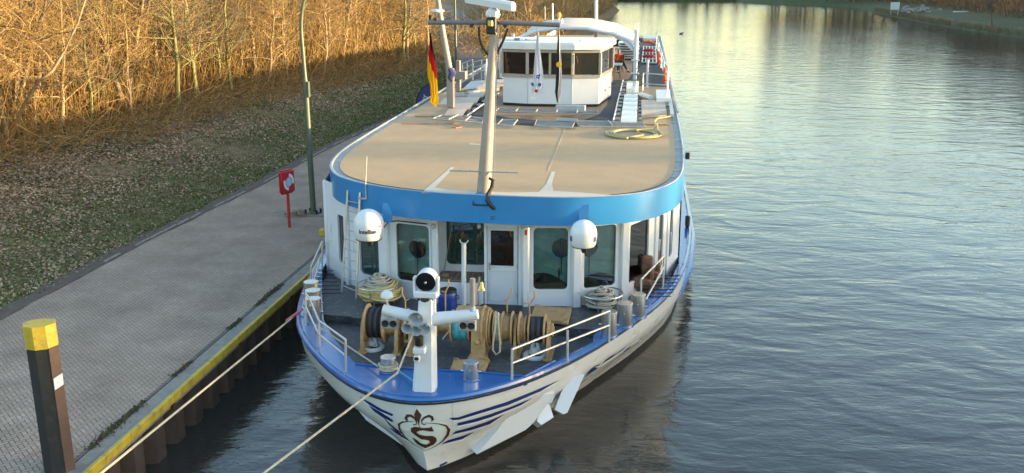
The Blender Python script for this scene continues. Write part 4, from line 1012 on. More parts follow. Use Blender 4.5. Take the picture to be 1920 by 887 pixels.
part, c, r = radome(1094, 438, 25.5, '', '', (1095, 404))
for az in (R(-62), R(62)):
    g = MB(); vs = []
    for k in range(5):
        a = az-.17+k*.085
        for zz in (-.16, -.03): vs.append((c.x+(r*.985+.006)*math.sin(a), c.y-(r*.985+.006)*math.cos(a), c.z+zz))
    g.add(vs, [(2*k, 2*k+2, 2*k+3, 2*k+1) for k in range(4)]); g.build('sticker', M['violet'], part)
# cable along the soffit, small fittings
g = MB(); p0, _ = on_fascia(727, 412, .1); g.tube([PY(712, 436, p0.y-.6), PY(722, 424, p0.y-.3), PY(728, 416, p0.y+.1), PY(745, 414, p0.y+.25), PY(800, 420, p0.y+.2)], .018, 6); g.build('cable', M['black'], ship, smooth=True)
g = MB(); c = PY(987, 436, 25.9); g.box(c, (.07, .07, .14), bev=.02); g.build('alarm_light', M['red'], ship)
for px in (898, 980, 813):
    g = MB(); c = PY(px, 424, 25.75); g.box(c, (.09, .1, .14), bev=.02); g.build('deck_lamp', M['galv'], ship)
# folded canopy brackets / whip antenna / mast foot box on fascia
p, n_ = on_fascia(688, 372, .03); g = MB(); q = PY(688, 293, p.y); g.tube([p, (p.x, p.y, ZR+.05), q], [.022, .02, .008], 6); g.box(p+Vector((-.1, 0, 0)), (.25, .05, .05)); g.build('whip_antenna', M['galv'], ship, smooth=True)
# grab handles and ladderside details on the facade
for (px, py, Y) in ((621, 425, 28.3), (619, 443, 28.3), (1178, 480, 26.6), (1237, 460, 27.7), (1258, 446, 28.9), (664, 460, 27.0)):
    c = PY(px, py, Y-.1); g = MB(); g.tube([(c.x, c.y+.1, c.z+.14), (c.x, c.y-.04, c.z+.14), (c.x, c.y-.06, c.z+.08), (c.x, c.y-.06, c.z-.08), (c.x, c.y-.04, c.z-.14), (c.x, c.y+.1, c.z-.14)], .013, 6); g.build('grab_handle', M['plasticw'], ship, smooth=True)
# interior behind the clear pane
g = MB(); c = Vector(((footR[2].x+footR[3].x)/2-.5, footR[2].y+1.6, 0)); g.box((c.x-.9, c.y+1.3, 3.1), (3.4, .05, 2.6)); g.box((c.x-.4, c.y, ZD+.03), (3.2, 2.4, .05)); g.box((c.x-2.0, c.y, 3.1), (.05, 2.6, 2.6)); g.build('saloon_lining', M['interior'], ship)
for (dx, dy) in ((.55, -.75), (.75, .1), (-.2, -.2)):
    x, y = c.x+dx, c.y+dy
    g = MB(); g.box((x, y, ZD+.3), (.65, .62, .3), bev=.06); g.box((x, y+.28, ZD+.68), (.65, .16, .6), bev=.05); g.box((x-.29, y, ZD+.5), (.12, .55, .3), bev=.04); g.box((x+.29, y, ZD+.5), (.12, .55, .3), bev=.04)
    tag(g.build('armchair', M['chair'], smooth=True), 'patterned brown armchair inside the corner saloon window', 'armchair', 'armchairs in the saloon')
# ---------------- decals on the hull
def densify(pts, step):
    out = []
    for i in range(len(pts)):
        a = Vector(pts[i]); b = Vector(pts[(i+1) % len(pts)]); n = max(1, int((b-a).length/step))
        out += [a+(b-a)*k/n for k in range(n)]
    return out
def hullpt(px, py, off=.012):
    r = ray(px, py).normalized(); h = hb.ray_cast(O, r)
    if h[0] is None: return None
    n_ = h[1];
    if n_.dot(r) > 0: n_ = -n_
    return h[0]+n_*off
def decal(g, pts, off=.010, step=3.0):
    L_ = densify(pts, step); xs = [p.x for p in L_]; ys = [p.y for p in L_]; n = len(L_); inside = []
    yy = min(ys)+step/2
    def pin(x, y):
        c = False; j = n-1
        for i in range(n):
            if (L_[i].y > y) != (L_[j].y > y) and x < (L_[j].x-L_[i].x)*(y-L_[i].y)/(L_[j].y-L_[i].y)+L_[i].x: c = not c
            j = i
        return c
    while yy < max(ys):
        xx = min(xs)+step/2
        while xx < max(xs):
            if pin(xx, yy): inside.append(Vector((xx, yy)))
            xx += step
        yy += step
    r = delaunay_2d_cdt(L_+inside, [(i, (i+1) % n) for i in range(n)], [list(range(n))], 1, 1e-4)
    vs = [hullpt(v.x, v.y, off) for v in r[0]]; fs = [tuple(f) for f in r[2] if all(vs[i] is not None for i in f)]
    vs = [v if v is not None else Vector((-4, 20, .5)) for v in vs]; g.add(vs, fs)
s3 = lambda l: [(600+a/3.59, 640+b/3.59) for a, b in l]
s6 = lambda l: [(700+a/6.035, 740+b/6.035) for a, b in l]
stripes = [[(868, 514), (930, 510), (1090, 458), (1250, 408), (1430, 336), (1608, 260), (1480, 336), (1260, 428), (1100, 476), (935, 526), (892, 528)],
 [(925, 548), (1040, 520), (1150, 486), (1290, 436), (1430, 378), (1350, 428), (1150, 508), (1040, 542), (925, 567)],
 [(912, 603), (1020, 574), (1120, 540), (1240, 488), (1140, 555), (1020, 594), (890, 624)],
 [(860, 663), (950, 637), (1040, 606), (955, 656), (818, 690)],
 [(265, 370), (340, 410), (410, 452), (495, 490), (486, 503), (400, 465), (330, 423)],
 [(330, 428), (420, 480), (492, 528), (492, 543), (420, 507), (360, 465)],
 [(420, 500), (480, 560), (562, 622), (520, 604), (468, 562)], [(468, 575), (530, 608), (605, 668), (550, 640), (500, 606)]]
g = MB()
for s in stripes: decal(g, s3([(a, b+12) for a, b in s]), .006, 4)
g.build('white_stripe_underline', M['plasticw'], ship)  # white painted underlines below the navy stripes
g = MB()
for s in stripes: decal(g, s3(s), .014, 4)
g.build('hull_stripes', M['navy'], ship)
def stroke(pts, ws):
    P = [Vector(p) for p in pts]; l, r_ = [], []
    for i, p in enumerate(P):
        t = (P[min(i+1, len(P)-1)]-P[max(i-1, 0)]).normalized(); n_ = Vector((-t.y, t.x)); w_ = ws[i] if isinstance(ws, list) else ws
        l.append(tuple(p+n_*w_/2)); r_.append(tuple(p-n_*w_/2))
    return l+r_[::-1]
em = [
 [(492, 155), (520, 195), (546, 222), (535, 262), (522, 300), (522, 345), (533, 360), (528, 367), (515, 345), (505, 300), (480, 262), (462, 222)],
 stroke([(392, 300), (372, 262), (385, 235), (425, 232), (470, 262), (492, 300), (488, 330), (465, 338), (450, 325)], [4, 36, 38, 30, 22, 14, 12, 12, 4]),
 stroke([(655, 300), (672, 275), (662, 250), (628, 236), (580, 255), (548, 285), (550, 320), (575, 335), (600, 328)], [4, 30, 34, 30, 24, 16, 12, 12, 4]),
 stroke([(455, 300), (400, 298), (330, 305), (292, 330), (300, 380), (360, 470), (450, 550), (590, 625)], [5, 6, 18, 26, 18, 8, 5, 4]),
 stroke([(580, 315), (650, 318), (740, 325), (820, 345), (852, 390), (838, 450), (780, 520), (700, 575), (590, 628)], [5, 6, 10, 20, 34, 30, 14, 7, 4]),
 [(430, 372), (470, 358), (520, 365), (560, 372), (640, 368), (657, 352), (686, 410), (640, 412), (560, 398), (505, 408), (492, 425), (530, 448), (590, 460), (670, 460), (712, 485), (716, 520), (680, 560), (585, 602), (500, 552), (470, 520), (440, 475), (500, 508), (540, 545), (600, 560), (640, 535), (632, 515), (600, 506), (545, 500), (480, 455), (428, 410)],
]
bgp = [(492, 125), (545, 185), (600, 215), (680, 225), (700, 285), (800, 315), (872, 370), (858, 450), (790, 540), (590, 634), (440, 570), (330, 470), (272, 350), (300, 290), (345, 285), (345, 230), (400, 205), (450, 215)]
M['emblembg'] = mat('emblem_white', (.62, .66, .62), .35, var=.03)
g = MB(); decal(g, s6(bgp), .008, 2.5); g.build('emblem_field', M['emblembg'], ship)
g = MB()
for s in em: decal(g, s6(s), .02, 2.0)
g.build('emblem', M['brown'], ship)
# name flourish on the starboard hull
sc_ = lambda l: [(980+a/4.433, 620+b/4.433) for a, b in l]
g = MB(); 
for s in ([(515, 385), (560, 320), (600, 290), (640, 275), (610, 320), (570, 345)], [(640, 305), (690, 240), (740, 205), (780, 185), (720, 240)], [(750, 225), (800, 175), (850, 135), (830, 170)], [(830, 180), (870, 130), (905, 100), (880, 150)]): decal(g, sc_(s), .014, 2.5)
g.build('name_flourish', M['navy'], ship)
g = MB()
for s in (stroke([(600, 300), (650, 290), (700, 250), (760, 215), (820, 170), (900, 110), (960, 80)], 8), stroke([(640, 350), (700, 310), (760, 250), (850, 180), (940, 120)], 5), stroke([(930, 95), (955, 75), (980, 85), (960, 98)], 14), stroke([(985, 55), (1020, 25), (1050, 10)], 9)): decal(g, sc_(s), .018, 2.5)
g.build('name_white_strokes', M['plasticw'], ship)  # white painted strokes of the name
g = MB(); decal(g, stroke([(824, 873), (838, 866)], 3.5), .012, 2); g.build('draught_mark', M['navy'], ship)
g = MB(); decal(g, stroke([(848, 750), (848, 800)], .7), .006, 3); g.build('weld_seam', M['galv'], ship)
# anchor pockets: plates standing off the hull
def plate(pts, name, th=.07, mt='white', par=None):
    P = []
    for a in pts:
        if len(a) == 2 or a[2] is None: P.append(hullpt(a[0], a[1], .03) or PZ(a[0], a[1], .6))
        else: P.append(PZ(a[0], a[1], a[2]))
    c = sum(P, Vector())/len(P); n_ = Vector()
    for i in range(len(P)): n_ += (P[i]-c).cross(P[(i+1) % len(P)]-c)
    n_.normalize()
    if n_.dot(O-c) > 0: n_ = -n_
    P = [p-n_*((p-c).dot(n_)) for p in P]
    g = MB(); g.slab(P, n_*th); return g.build(name, M[mt], par or ship)
plate([(632, 704, 1.55), (653, 747, 1.05), (662, 750, 1.0), (681, 792, .6), (757, 833, .25), (731, 800, .55), (669, 738, 1.35)], 'anchor_guard', .35)
plate([(884, 842), (994, 814, .42), (1003, 794, .58), (1033, 731, 1.25), (1012, 742), (970, 768), (925, 806)], 'anchor_guard', .40)
plate([(1040, 768, .7), (1057, 777, .62), (1064, 774, .64), (1096, 701, 1.4), (1071, 706, 1.4), (1052, 735, 1.05)], 'anchor_guard', .35)
anc = sub('anchor', ship, tuple(PZ(1022, 775, .6)))
plate([(1006, 790, .55), (1016, 796, .5), (1037, 783, .55), (1030, 755, .85), (1017, 752, .9)], 'fluke', .25, par=anc)
plate([(1018, 752, .9), (1034, 757, .85), (1040, 742, 1.0), (1030, 728, 1.2), (1022, 735, 1.1)], 'shank', .12, par=anc)
g = MB(); a = PZ(1030, 735, 1.15); b = PZ(1045, 715, 1.4); g.tube([a, b], .035, 6); g.build('chain_link', M['white'], anc)
# ================================================================ FOREDECK GEAR
def bollard(px, py, wpx, hpx, z, collar=True):
    c = PZ(px, py, z); k = FPX/((c-O).dot(Vector((-math.sin(YAW)*math.cos(PITCH), math.cos(YAW)*math.cos(PITCH), -math.sin(PITCH))))); r = wpx/2/k; h = hpx/k/math.cos(PITCH+.12)
    c.y += r
    t = sub('bollard', ship, c)
    g = MB(); g.lathe([(r*.96, 0), (r, .02), (r, h-.05), (r*1.03, h-.045), (r*1.03, h-.01), (r*.98, h)], c, n=28); g.build('drum', M['steel'], t, smooth=True)
    g = MB(); g.lathe([(r*1.25, -.01), (r*1.2, .02), (r*1.0, .025)], c, n=24); g.build('foot_ring', M['blue'], t, smooth=True)
    g = MB(); g.tube([c+Vector((-r*1.35, 0, h*.45)), c+Vector((r*1.35, 0, h*.45))], .02, 8); 
    g.tube([c+Vector((0, -r*.99, h*.6)), c+Vector((0, -r*1.15, h*.6))], .025, 8); g.build('norman_pin', M['steel'], t, smooth=True)
    return c, r, h
bols = {}
for nm, a in dict(fl=(725, 700, 29, 26), fr=(881, 716, 29, 33), l1=(581, 575, 28, 42), l2=(584, 591, 29, 42), l3=(586, 608, 27, 44), r1=(1141, 634, 29, 45), r2=(1170, 615, 30, 42), r3=(1195, 598, 28, 42)).items():
    bols[nm] = bollard(*a, ZG)
# ---- railings
def rail(name, posts, bars, r=.028, mid=None, m='alu'):
    t = sub(name, ship, posts[0][0])
    for (a, b) in posts:
        g = MB(); g.tube([a, b], r, 8); g.build('post', M[m], t, smooth=True)
    for pts in bars:
        g = MB(); g.tube(pts, r*.9, 8); g.build('bar', M[m], t, smooth=True)
    return t
def up2(px, py, top, z=ZG):
    b = PZ(px, py, z); return b, PY(top[0], top[1], b.y)
P1 = up2(648, 697, (648, 637)); P2 = up2(598, 651, (598, 603)); P3 = up2(574, 608, (573, 549))
rail('bow_railing', [P1, P2, P3], [[P3[1], P3[1]+(P2[1]-P3[1])*.35+Vector((.02, 0, .03)), P2[1]+Vector((0, 0, .02)), P1[1]], [P3[0]*.45+P3[1]*.55, P2[0]*.5+P2[1]*.5, P1[0]*.5+P1[1]*.5]])
Q1 = up2(960, 713, (960, 655)); Q2 = up2(1064, 679, (1064, 619)); Q3 = up2(1142, 642, (1143, 583)); 
rail('bow_railing', [Q1, Q2, Q3], [[Q1[1], Q3[1]], [Q1[0]*.45+Q1[1]*.55, Q3[0]*.45+Q3[1]*.55]])
S1 = up2(1202, 556, (1202, 524)); S2 = up2(1243, 538, (1245, 480)); S1 = (S1[0], PY(1202, 524, S1[0].y)); 
rail('side_railing', [S1, S2], [[S1[1], S2[1]], [PY(1208, 567, S1[0].y-.3), S2[0]*.35+S2[1]*.65]])
T1 = up2(583, 530, (583, 500)); T2 = up2(604, 498, (604, 453)); T3 = up2(599, 522, (601, 470))
rail('side_railing', [T1, T2], [[T1[1], T2[1]], [T1[0]*.5+T1[1]*.5, T2[0]*.5+T2[1]*.5], [PY(589, 527, T1[0].y), PY(602, 480, T2[0].y)]])
# ---- white signal column at the bow
mc = PZ(793, 736, ZG); mc.y += .18; YM = mc.y
def MY(px, py, dy=0): return PY(px, py, YM+dy)
col_ = sub('signal_column', ship, mc)
zt = MY(800, 556).z; g = MB()
k = 22.0/FPX*20*.5
w0, w1 = .24, .155
a = Vector((mc.x+.0, YM, ZG)); b = Vector((MY(801, 560).x, YM, zt))
vs = []
for (c, w_) in ((a, w0), (b, w1)):
    for (dx, dy) in ((-w_, -.10), (-w_*.75, -.16), (w_*.75, -.16), (w_, -.08), (w_, .16), (-w_, .16)): vs.append(c+Vector((dx, dy, 0)))
g.add(vs, [(5, 4, 3, 2, 1, 0), (6, 7, 8, 9, 10, 11)]+[(i, (i+1) % 6, 6+(i+1) % 6, 6+i) for i in range(6)]); g.build('column', M['white'], col_)
g = MB(); g.tube([MY(718, 580), MY(800, 600)], [.105, .14], 14); g.tube([MY(800, 600), MY(896, 589)], [.15, .11], 14); g.build('cross_arm', M['white'], col_, smooth=True)
def horn(px, py, rpx):
    c = MY(px, py, -.32); r = rpx/FPX*(c-O).length; t = g = MB()
    g.lathe([(r*.25, .34), (r*.32, .22), (r*.55, .10), (r*.85, .03), (r, 0), (r*1.04, -.01), (r*.98, -.015), (r*.8, .03), (r*.5, .10), (r*.25, .22), (.01, .26)], c, (0.02, 1, .12), 28, cap=False)
    g.build('horn', M['paint_grey'], col_, smooth=True)
M['paint_grey'] = mat('pale_grey_paint', (.33, .37, .41), .35)
horn(780, 599, 14.5); horn(763, 616, 10.5); horn(780, 620, 10.5); horn(798, 616, 10)
# search light
c = MY(799, 527, -.05); r = 19.5/FPX*(c-O).length
g = MB(); g.lathe([(r*.25, .36), (r*.7, .33), (r*.98, .22), (r, .0), (r*1.04, -.04), (r*.98, -.06), (r*.92, -.03)], c, (0, 1, .1), 32); g.build('lamp_housing', M['white'], col_, smooth=True)
g = MB(); g.lathe([(r*.96, -.055), (r*.93, -.075), (r*.3, -.085)], c, (0, 1, .1), 32); g.build('lamp_lens', M['glens'], col_, smooth=True)
g = MB(); g.lathe([(.028, -.095), (.02, -.11)], c, (0, 1, .1), 16); g.build('lens_reflector', M['galv'], col_, smooth=True)
g = MB(); rr_ = r*1.14
for s in (-1, 1): g.box((c.x+s*rr_, c.y+.02, c.z-r*.55), (.045, .16, r*1.9), bev=.01)
g.box((c.x, c.y-.02, c.z-r*1.25), (rr_*2.0, .24, r*.62), bev=.02); g.build('lamp_yoke', M['white'], col_)
g = MB(); g.lathe([(.06, -r*2.0), (.06, -r*1.55), (.1, -r*1.5)], c, n=14); g.tube([c+Vector((-.16, -.05, -r*1.7)), c+Vector((-.02, -.1, -r*1.8)), c+Vector((.14, -.05, -r*1.65))], .045, 8); g.build('swivel', M['black'], col_, smooth=True)
# navigation light, camera
g = MB(); c = MY(786, 640, -.28); g.lathe([(.085, -.09), (.09, -.08), (.09, .1), (.07, .12)], c, n=18); g.build('navigation_light', M['black'], col_, smooth=True)
g = MB(); g.box(MY(787, 656, -.24), (.26, .2, .13), bev=.02); g.build('light_shelf', M['white'], col_)
g = MB(); g.box(MY(782, 672, -.24), (.13, .14, .15), bev=.03); g.build('camera_housing', M['white'], col_); g = MB(); g.box(MY(781, 673, -.33), (.09, .03, .07), bev=.01); g.build('camera_lens', M['black'], col_)
g = MB(); c = MY(726, 566); g.lathe([(.02, -.02), (.03, .08), (.13, .10), (.135, .14), (.11, .2), (.06, .235), (.004, .245)], c, n=24); g.build('gps_antenna', M['plasticw'], col_, smooth=True)
for (px0_, py0_, px1_, py1_) in ((733, 598, 733, 608), (879, 604, 879, 612)):
    c = MY(px1_-2, py1_-3, -.03); g = MB(); g.box(c, (.36, .12, .25), bev=.02); lamp = g.build('lamp_box', M['galv'], col_)
    for s in (-1, 1):
        q = MB(); q.lathe([(.055, -.075), (.075, -.085), (.07, -.06), (.075, -.05)], c+Vector((s*.085, 0, 0)), (0, 1, .0), 16); q.build('lamp_bezel', M['black'], lamp, smooth=True)
        q = MB(); q.lathe([(.035, -.09), (.03, -.095)], c+Vector((s*.085, 0, 0)), (0, 1, 0), 14); q.build('lamp_bulb', M['black'], lamp)
g = MB(); c = MY(886, 585); g.tube([c, MY(886, 565), MY(886, 522)], [.055, .06, .055], 12); g.build('radio_antenna', M['cream'], col_, smooth=True)
g = MB(); g.lathe([(.075, 0), (.06, .12)], MY(886, 584), n=14); g.build('antenna_socket', M['paint_grey'], col_, smooth=True)
# bell on a rod
g = MB(); a = PZ(896, 640, ZS); bl = PY(899, 540, a.y-.3); tr_ = sub('bell_post', ship, (bl.x, bl.y, ZS))
g.tube([(bl.x-.03, bl.y, ZS), PY(897, 540, bl.y), PY(899, 519, bl.y)], .025, 8); g.build('rod', M['steel'], tr_, smooth=True)
g = MB(); g.lathe([(.01, .16), (.035, .15), (.05, .1), (.055, .03), (.10, -.03), (.11, -.05), (.09, -.05)], bl+Vector((.05, 0, 0)), n=22); g.build('bell', M['brass'], tr_, smooth=True)
# ---- winches
YW = 22.95
def WY(px, py, dy=0): return PY(px, py, YW+dy)
def disc(t, px, rpx, w_, name='flange', m='gold', py=None):
    py = py if py is not None else 600+(px-690)*.045; c = WY(px, py); c = Vector((c.x, YW, AX)); r = rpx/74.0
    g = MB(); n = 30
    g.lathe([(r*.96, -w_/2), (r, -w_/2+.008), (r, w_/2-.008), (r*.96, w_/2)], c, (1, 0, 0), n); return g.build(name, M[m], t, smooth=True)
def drum(t, p0, p1, rpx, m, name, ridges=0):
    a = WY(p0, 605).x; b = WY(p1, 605).x; r = rpx/74.0
    if ridges:
        prof = []
        for i in range(ridges*2+1):
            h = (b-a)*i/(ridges*2); prof.append((r*(1.0 if i % 2 else .955)*(1+.02*math.sin(i*2.3)), h))
        g = MB(); g.lathe([(r*.8, 0)]+prof+[(r*.8, b-a)], (a, YW, AX), (1, 0, 0), 28)
    else: g = MB(); g.lathe([(r, 0), (r, b-a)], (a, YW, AX), (1, 0, 0), 28)
    return g.build(name, M[m], t, smooth=not ridges)
AX = WY(760, 607).z
wl_ = sub('winch', ship, (WY(715, 600).x, YW, ZS))
disc(wl_, 690, 34, .05); drum(wl_, 693, 722, 28, 'wire', 'wire_coil', 11); disc(wl_, 724, 36, .05); drum(wl_, 726, 748, 22, 'gold', 'brake_drum'); disc(wl_, 752, 24, .05); disc(wl_, 764, 28, .05); drum(wl_, 748, 850, 12, 'gold', 'shaft'); disc(wl_, 808, 26, .05); disc(wl_, 822, 22, .05)
def support(t, px, tilt=.0, w_=.08, d=.5):
    x = WY(px, 610).x; g = MB()
    g.slab([(x, YW-d, ZS), (x, YW+d*.8, ZS), (x, YW+.22, AX+.1), (x, YW-.05, AX+.3), (x, YW-.32, AX+.05)], (w_, 0, 0)); g.box((x+w_/2, YW, ZS+.03), (.22, d*2, .05)); return g.build('support', M['gold'], t)
support(wl_, 683); support(wl_, 746); support(wl_, 772)
wr_ = sub('winch', ship, (WY(960, 610).x, YW, ZS))
disc(wr_, 849, 30, .05); drum(wr_, 852, 880, 26, 'ropet', 'rope_coil', 9); disc(wr_, 882, 28, .05)
x0 = WY(889, 620).x; x1 = WY(915, 620).x
g = MB(); vs = [];
prof = [(-.62, ZS), (-.62, ZS+.12), (-.50, ZS+.16), (-.42, AX+.05), (-.36, AX+.30), (-.15, AX+.46), (.2, AX+.46), (.36, AX+.2), (.42, ZS)]
g.slab([(x0, YW+y, z) for y, z in prof], (x1-x0, 0, 0)); g.box(((x0+x1)/2, YW-.52, ZS+.06), (x1-x0+.10, .32, .12)); g.build('gearbox', M['gold'], wr_)
g = MB(); g.lathe([(.07, 0), (.07, .02), (.04, .05)], ((x0+x1)/2-.02, YW-.47, ZS+.45), (0, -1, .2), 14); g.build('oil_plug', M['gold'], wr_, smooth=True)
g = MB(); g.box((x0-.22, YW+.1, AX+.36), (.44, .32, .2), bev=.03); g.build('motor_cover', M['gold'], wr_)
disc(wr_, 917, 36, .045); disc(wr_, 908, 40, .05); drum(wr_, 916, 924, 22, 'wire', 'chain_wheel'); disc(wr_, 921, 32, .04, 'flange'); disc(wr_, 928, 30, .04)
drum(wr_, 929, 941, 26, 'rope', 'rope_coil', 6); disc(wr_, 943, 30, .04); drum(wr_, 943, 954, 22, 'gold', 'brake_drum'); disc(wr_, 955, 21, .05, 'brake_band'); disc(wr_, 961, 31, .045); disc(wr_, 968, 16, .05, 'clutch'); disc(wr_, 975, 31, .045); drum(wr_, 976, 986, 20, 'gold', 'brake_drum'); disc(wr_, 986, 24, .04, 'brake_band'); disc(wr_, 993, 27, .04); drum(wr_, 994, 1021, 24, 'wire', 'wire_coil', 10); disc(wr_, 1022, 29, .045)
drum(wr_, 880, 1040, 6, 'gold', 'shaft'); disc(wr_, 1034, 12, .10, 'shaft_nut')
support(wr_, 1027, d=.42, w_=.06); support(wr_, 966, d=.4, w_=.06)
# brake levers
for (px, py, hx) in ((760, 585, -6), (835, 570, 6), (951, 585, 8), (993, 592, 9)):
    c = WY(px, py, .15); g = MB(); top_ = WY(px, py-22, .15); g.tube([(c.x, c.y, AX), top_, WY(px+hx, py-34, .15), WY(px+hx, py-46, .15)], .02, 6); g.tube([top_, WY(px-hx*1.2, py-24, .15)], .018, 6); g.build('brake_lever', M['gold'], wr_ if px > 800 else wl_, smooth=True)
# rope loop hanging from winch
g = MB(); g.tube([WY(930, 585, -.30), WY(929, 610, -.42), WY(925, 640, -.5), WY(924, 656, -.5), WY(930, 665, -.5), WY(937, 660, -.5), WY(938, 645, -.5), WY(935, 615, -.42), WY(934, 585, -.30)], .024, 8); tag(g.build('rope_loop', M['rope'], smooth=True), 'cream rope bight hanging down from the right winch drum', 'rope')
# ---- chain stoppers with white hawse rims and shackles
def stopper(px, py, label):
    c = PZ(px, py, ZS); t = sub('chain_stopper', ship, c)
    g = MB(); g.lathe([(.30, 0), (.30, .05), (.27, .075), (.20, .075), (.17, .02)], c, n=30, cap=False); g.build('hawse_rim', M['plasticw'], t, smooth=True)
    g = MB(); g.lathe([(.17, .02), (.0, .01)], c, n=20); g.build('hawse_hole', M['black'], t)
    g = MB(); g.tube([c+Vector((-.1, 0, .06)), c+Vector((-.06, .02, .28)), c+Vector((0, .05, .42)), c+Vector((.07, .02, .28)), c+Vector((.10, 0, .06))], .045, 8)
    g.box(c+Vector((0, 0, .14)), (.2, .16, .18), bev=.04); g.build('stopper', M['plasticw'], t, smooth=True)
    for k in range(4):
        q = c+Vector((.03*(k % 2), .12+.07*k, .42+.13*k)); g = MB()
        g.tube([q+Vector((.05*math.cos(a)*(1 if k % 2 else .3), .045*math.cos(a)*(0.2 if k % 2 else 1), .08*math.sin(a))) for a in [i*math.pi/5 for i in range(10)]], .02, 6, closed=True); g.build('chain_link', M['galv'], t, smooth=True)
stopper(698, 653, ''); stopper(1003, 668, '')
# ---- hatches
def hatch(pts, z, name='hatch_cover', th=.07):
    P = [PZ(*a, z) for a in pts]; t = sub(name, ship, P[0]); g = MB(); g.slab(P, (0, 0, -th)); g.build('lid', M['gold'], t)
    c = sum(P, Vector())/4
    g = MB()
    for i in range(4):
        g = MB(); q = P[i]*.85+c*.15; g.tube([q+Vector((-.06, 0, 0)), q+Vector((-.05, 0, .05)), q+Vector((.05, 0, .05)), q+Vector((.06, 0, 0))], .014, 6); g.build('lashing_ring', M['gold'], t, smooth=True)
    g = MB(); a, b = P[2], P[3]
    for f in (.12, .88): g.box(a.lerp(b, f)+Vector((.02, -.02, -.02)), (.18, .10, .09), bev=.02)
    g.build('hinge', M['gold'], t); return t
hatch([(851, 674), (918, 674), (906, 700), (843, 696)], ZS+.12)
hatch([(1003, 573), (1072, 578), (1066, 604), (994, 598)], ZD+.14)
# misc gear
g = MB(); c = PZ(1037, 566, ZD); g.box((c.x, c.y+.1, ZD+.09), (.92, .3, .18), bev=.05); t = g.build('canvas_bag', M['black'], smooth=True); tag(t, 'long black canvas bag with looped handles lying behind the right hatch cover', 'bag')
g = MB(); 
for dx in (.30, .38): g.tube([(c.x+dx+.12*math.cos(a), c.y-.02, ZD+.14+.13*math.sin(a)) for a in [i*math.pi/8 for i in range(9)]], .012, 6)
g.tube([(c.x-.25, c.y, ZD+.18), (c.x-.15, c.y, ZD+.23), (c.x+.02, c.y, ZD+.23), (c.x+.1, c.y, ZD+.18)], .012, 6)
g.build('handle', M['black'], t, smooth=True)
b_ = PZ(1048, 570, ZD); g = MB(); g.tube([b_, PY(1048, 503, b_.y)], [.035, .03], 10); g.build('steel_stanchion', M['steel'], ship, smooth=True)
b_ = PZ(870, 571, ZD); b_.y -= .05; g = MB(); tp_ = PY(870, 456, b_.y); g.tube([(b_.x, b_.y, ZD), tp_], .068, 16); n_ = 9
g.tube([tp_+Vector((.14*math.cos(a)*.8, 0, .09-.10*math.sin(a))) for a in [i*math.pi/8 for i in range(9)]], .018, 6); g.build('boom_rest', M['white'], ship, smooth=True)
g = MB(); c = PZ(838, 588, ZD); g.lathe([(.22, 0), (.25, .04), (.26, .3), (.25, .35), (.26, .40), (.25, .55), (.23, .58)], c+Vector((0, .15, 0)), n=26); t = g.build('drum_barrel', M['bluebarrel'], smooth=True); tag(t, 'blue plastic barrel with black lid behind the bow signal column', 'barrel')
g = MB(); g.lathe([(.24, .575), (.245, .60), (.235, .63), (.20, .625)], c+Vector((0, .15, 0)), n=26); g.tube([c+Vector((.24, .1, .5)), c+Vector((.30, .1, .48)), c+Vector((.31, .1, .4)), c+Vector((.25, .1, .38))], .015, 6); g.build('lid', M['black'], t, smooth=True)
# broom handle in porch
g = MB(); g.tube([PY(846, 430, 26.6), PY(832, 512, 26.2)], .016, 6); a = PY(832, 512, 26.2); g.box(a+Vector((0, 0, -.05)), (.28, .08, .1)); tag(g.build('broom', M['wood']), 'wooden broom leaning in the porch recess above the slatted bench', 'broom')
# ---- ladder
la = PZ(641, 548, ZD); lb_ = PZ(668, 560, ZD); pf1, _ = on_fascia(652, 360, .06); pf2, _ = on_fascia(675, 366, .06)
ta = PY(652, 357, pf1.y); tb = PY(675, 361, pf2.y)
t = thing('ladder', (la+lb_)/2, 'aluminium ladder leaning against the blue roof edge beside the left radome', 'ladder')
g = MB(); g.tube([la, ta], .035, 4); g.tube([lb_, tb], .035, 4); g.build('stiles', M['alu'], t)
for k in range(10):
    f = .07+k*.092; g = MB(); g.tube([la.lerp(ta, f), lb_.lerp(tb, f)], .016, 6); g.build('rung', M['galv'], t, smooth=True)
# ---- rope baskets
def basket(px, py, rpx, z, rim):
    c = PZ(px, py, z); r = rpx/FPX*(c-O).length; h = PY(px, rim, c.y).z-z; t = sub('rope_basket', ship, c)
    g = MB()
    g.tube([c+Vector((r*math.cos(a), r*math.sin(a), h)) for a in [i*math.pi/18 for i in range(36)]], .02, 6, closed=True)
    g.tube([c+Vector((r*.62*math.cos(a), r*.62*math.sin(a), .12)) for a in [i*math.pi/12 for i in range(24)]], .014, 6, closed=True); g.build('rings', M['steel'], t, smooth=True)
    for k in range(6):
        a = R(20+60*k); g = MB(); d = Vector((math.cos(a), math.sin(a), 0)); g.tube([c+d*r+Vector((0, 0, h)), c+d*r*.97+Vector((0, 0, h*.6)), c+d*r*.62+Vector((0, 0, .12)), c+d*r*.62+Vector((0, 0, 0))], .014, 6); g.build('stay', M['steel'], t, smooth=True)
    return c, r, h
def coil(c, r0, r1, z0, z1, n, rad, seed, jit=.03):
    rs = random.Random(seed); g = MB()
    for k in range(n):
        f = k/(n-1); rr = r0+(r1-r0)*f+rs.uniform(-jit, jit); zz = z0+(z1-z0)*f; tx, ty = rs.uniform(-.12, .12), rs.uniform(-.12, .12); ox, oy = rs.uniform(-jit, jit), rs.uniform(-jit, jit); ex = rs.uniform(.85, 1.1)
        g.tube([c+Vector((ox+rr*ex*math.cos(a), oy+rr*math.sin(a), zz+tx*rr*math.cos(a)+ty*rr*math.sin(a)+.015*math.sin(3*a+k))) for a in [i*math.pi/12 for i in range(24)]], rad, 6, closed=True)
    return g
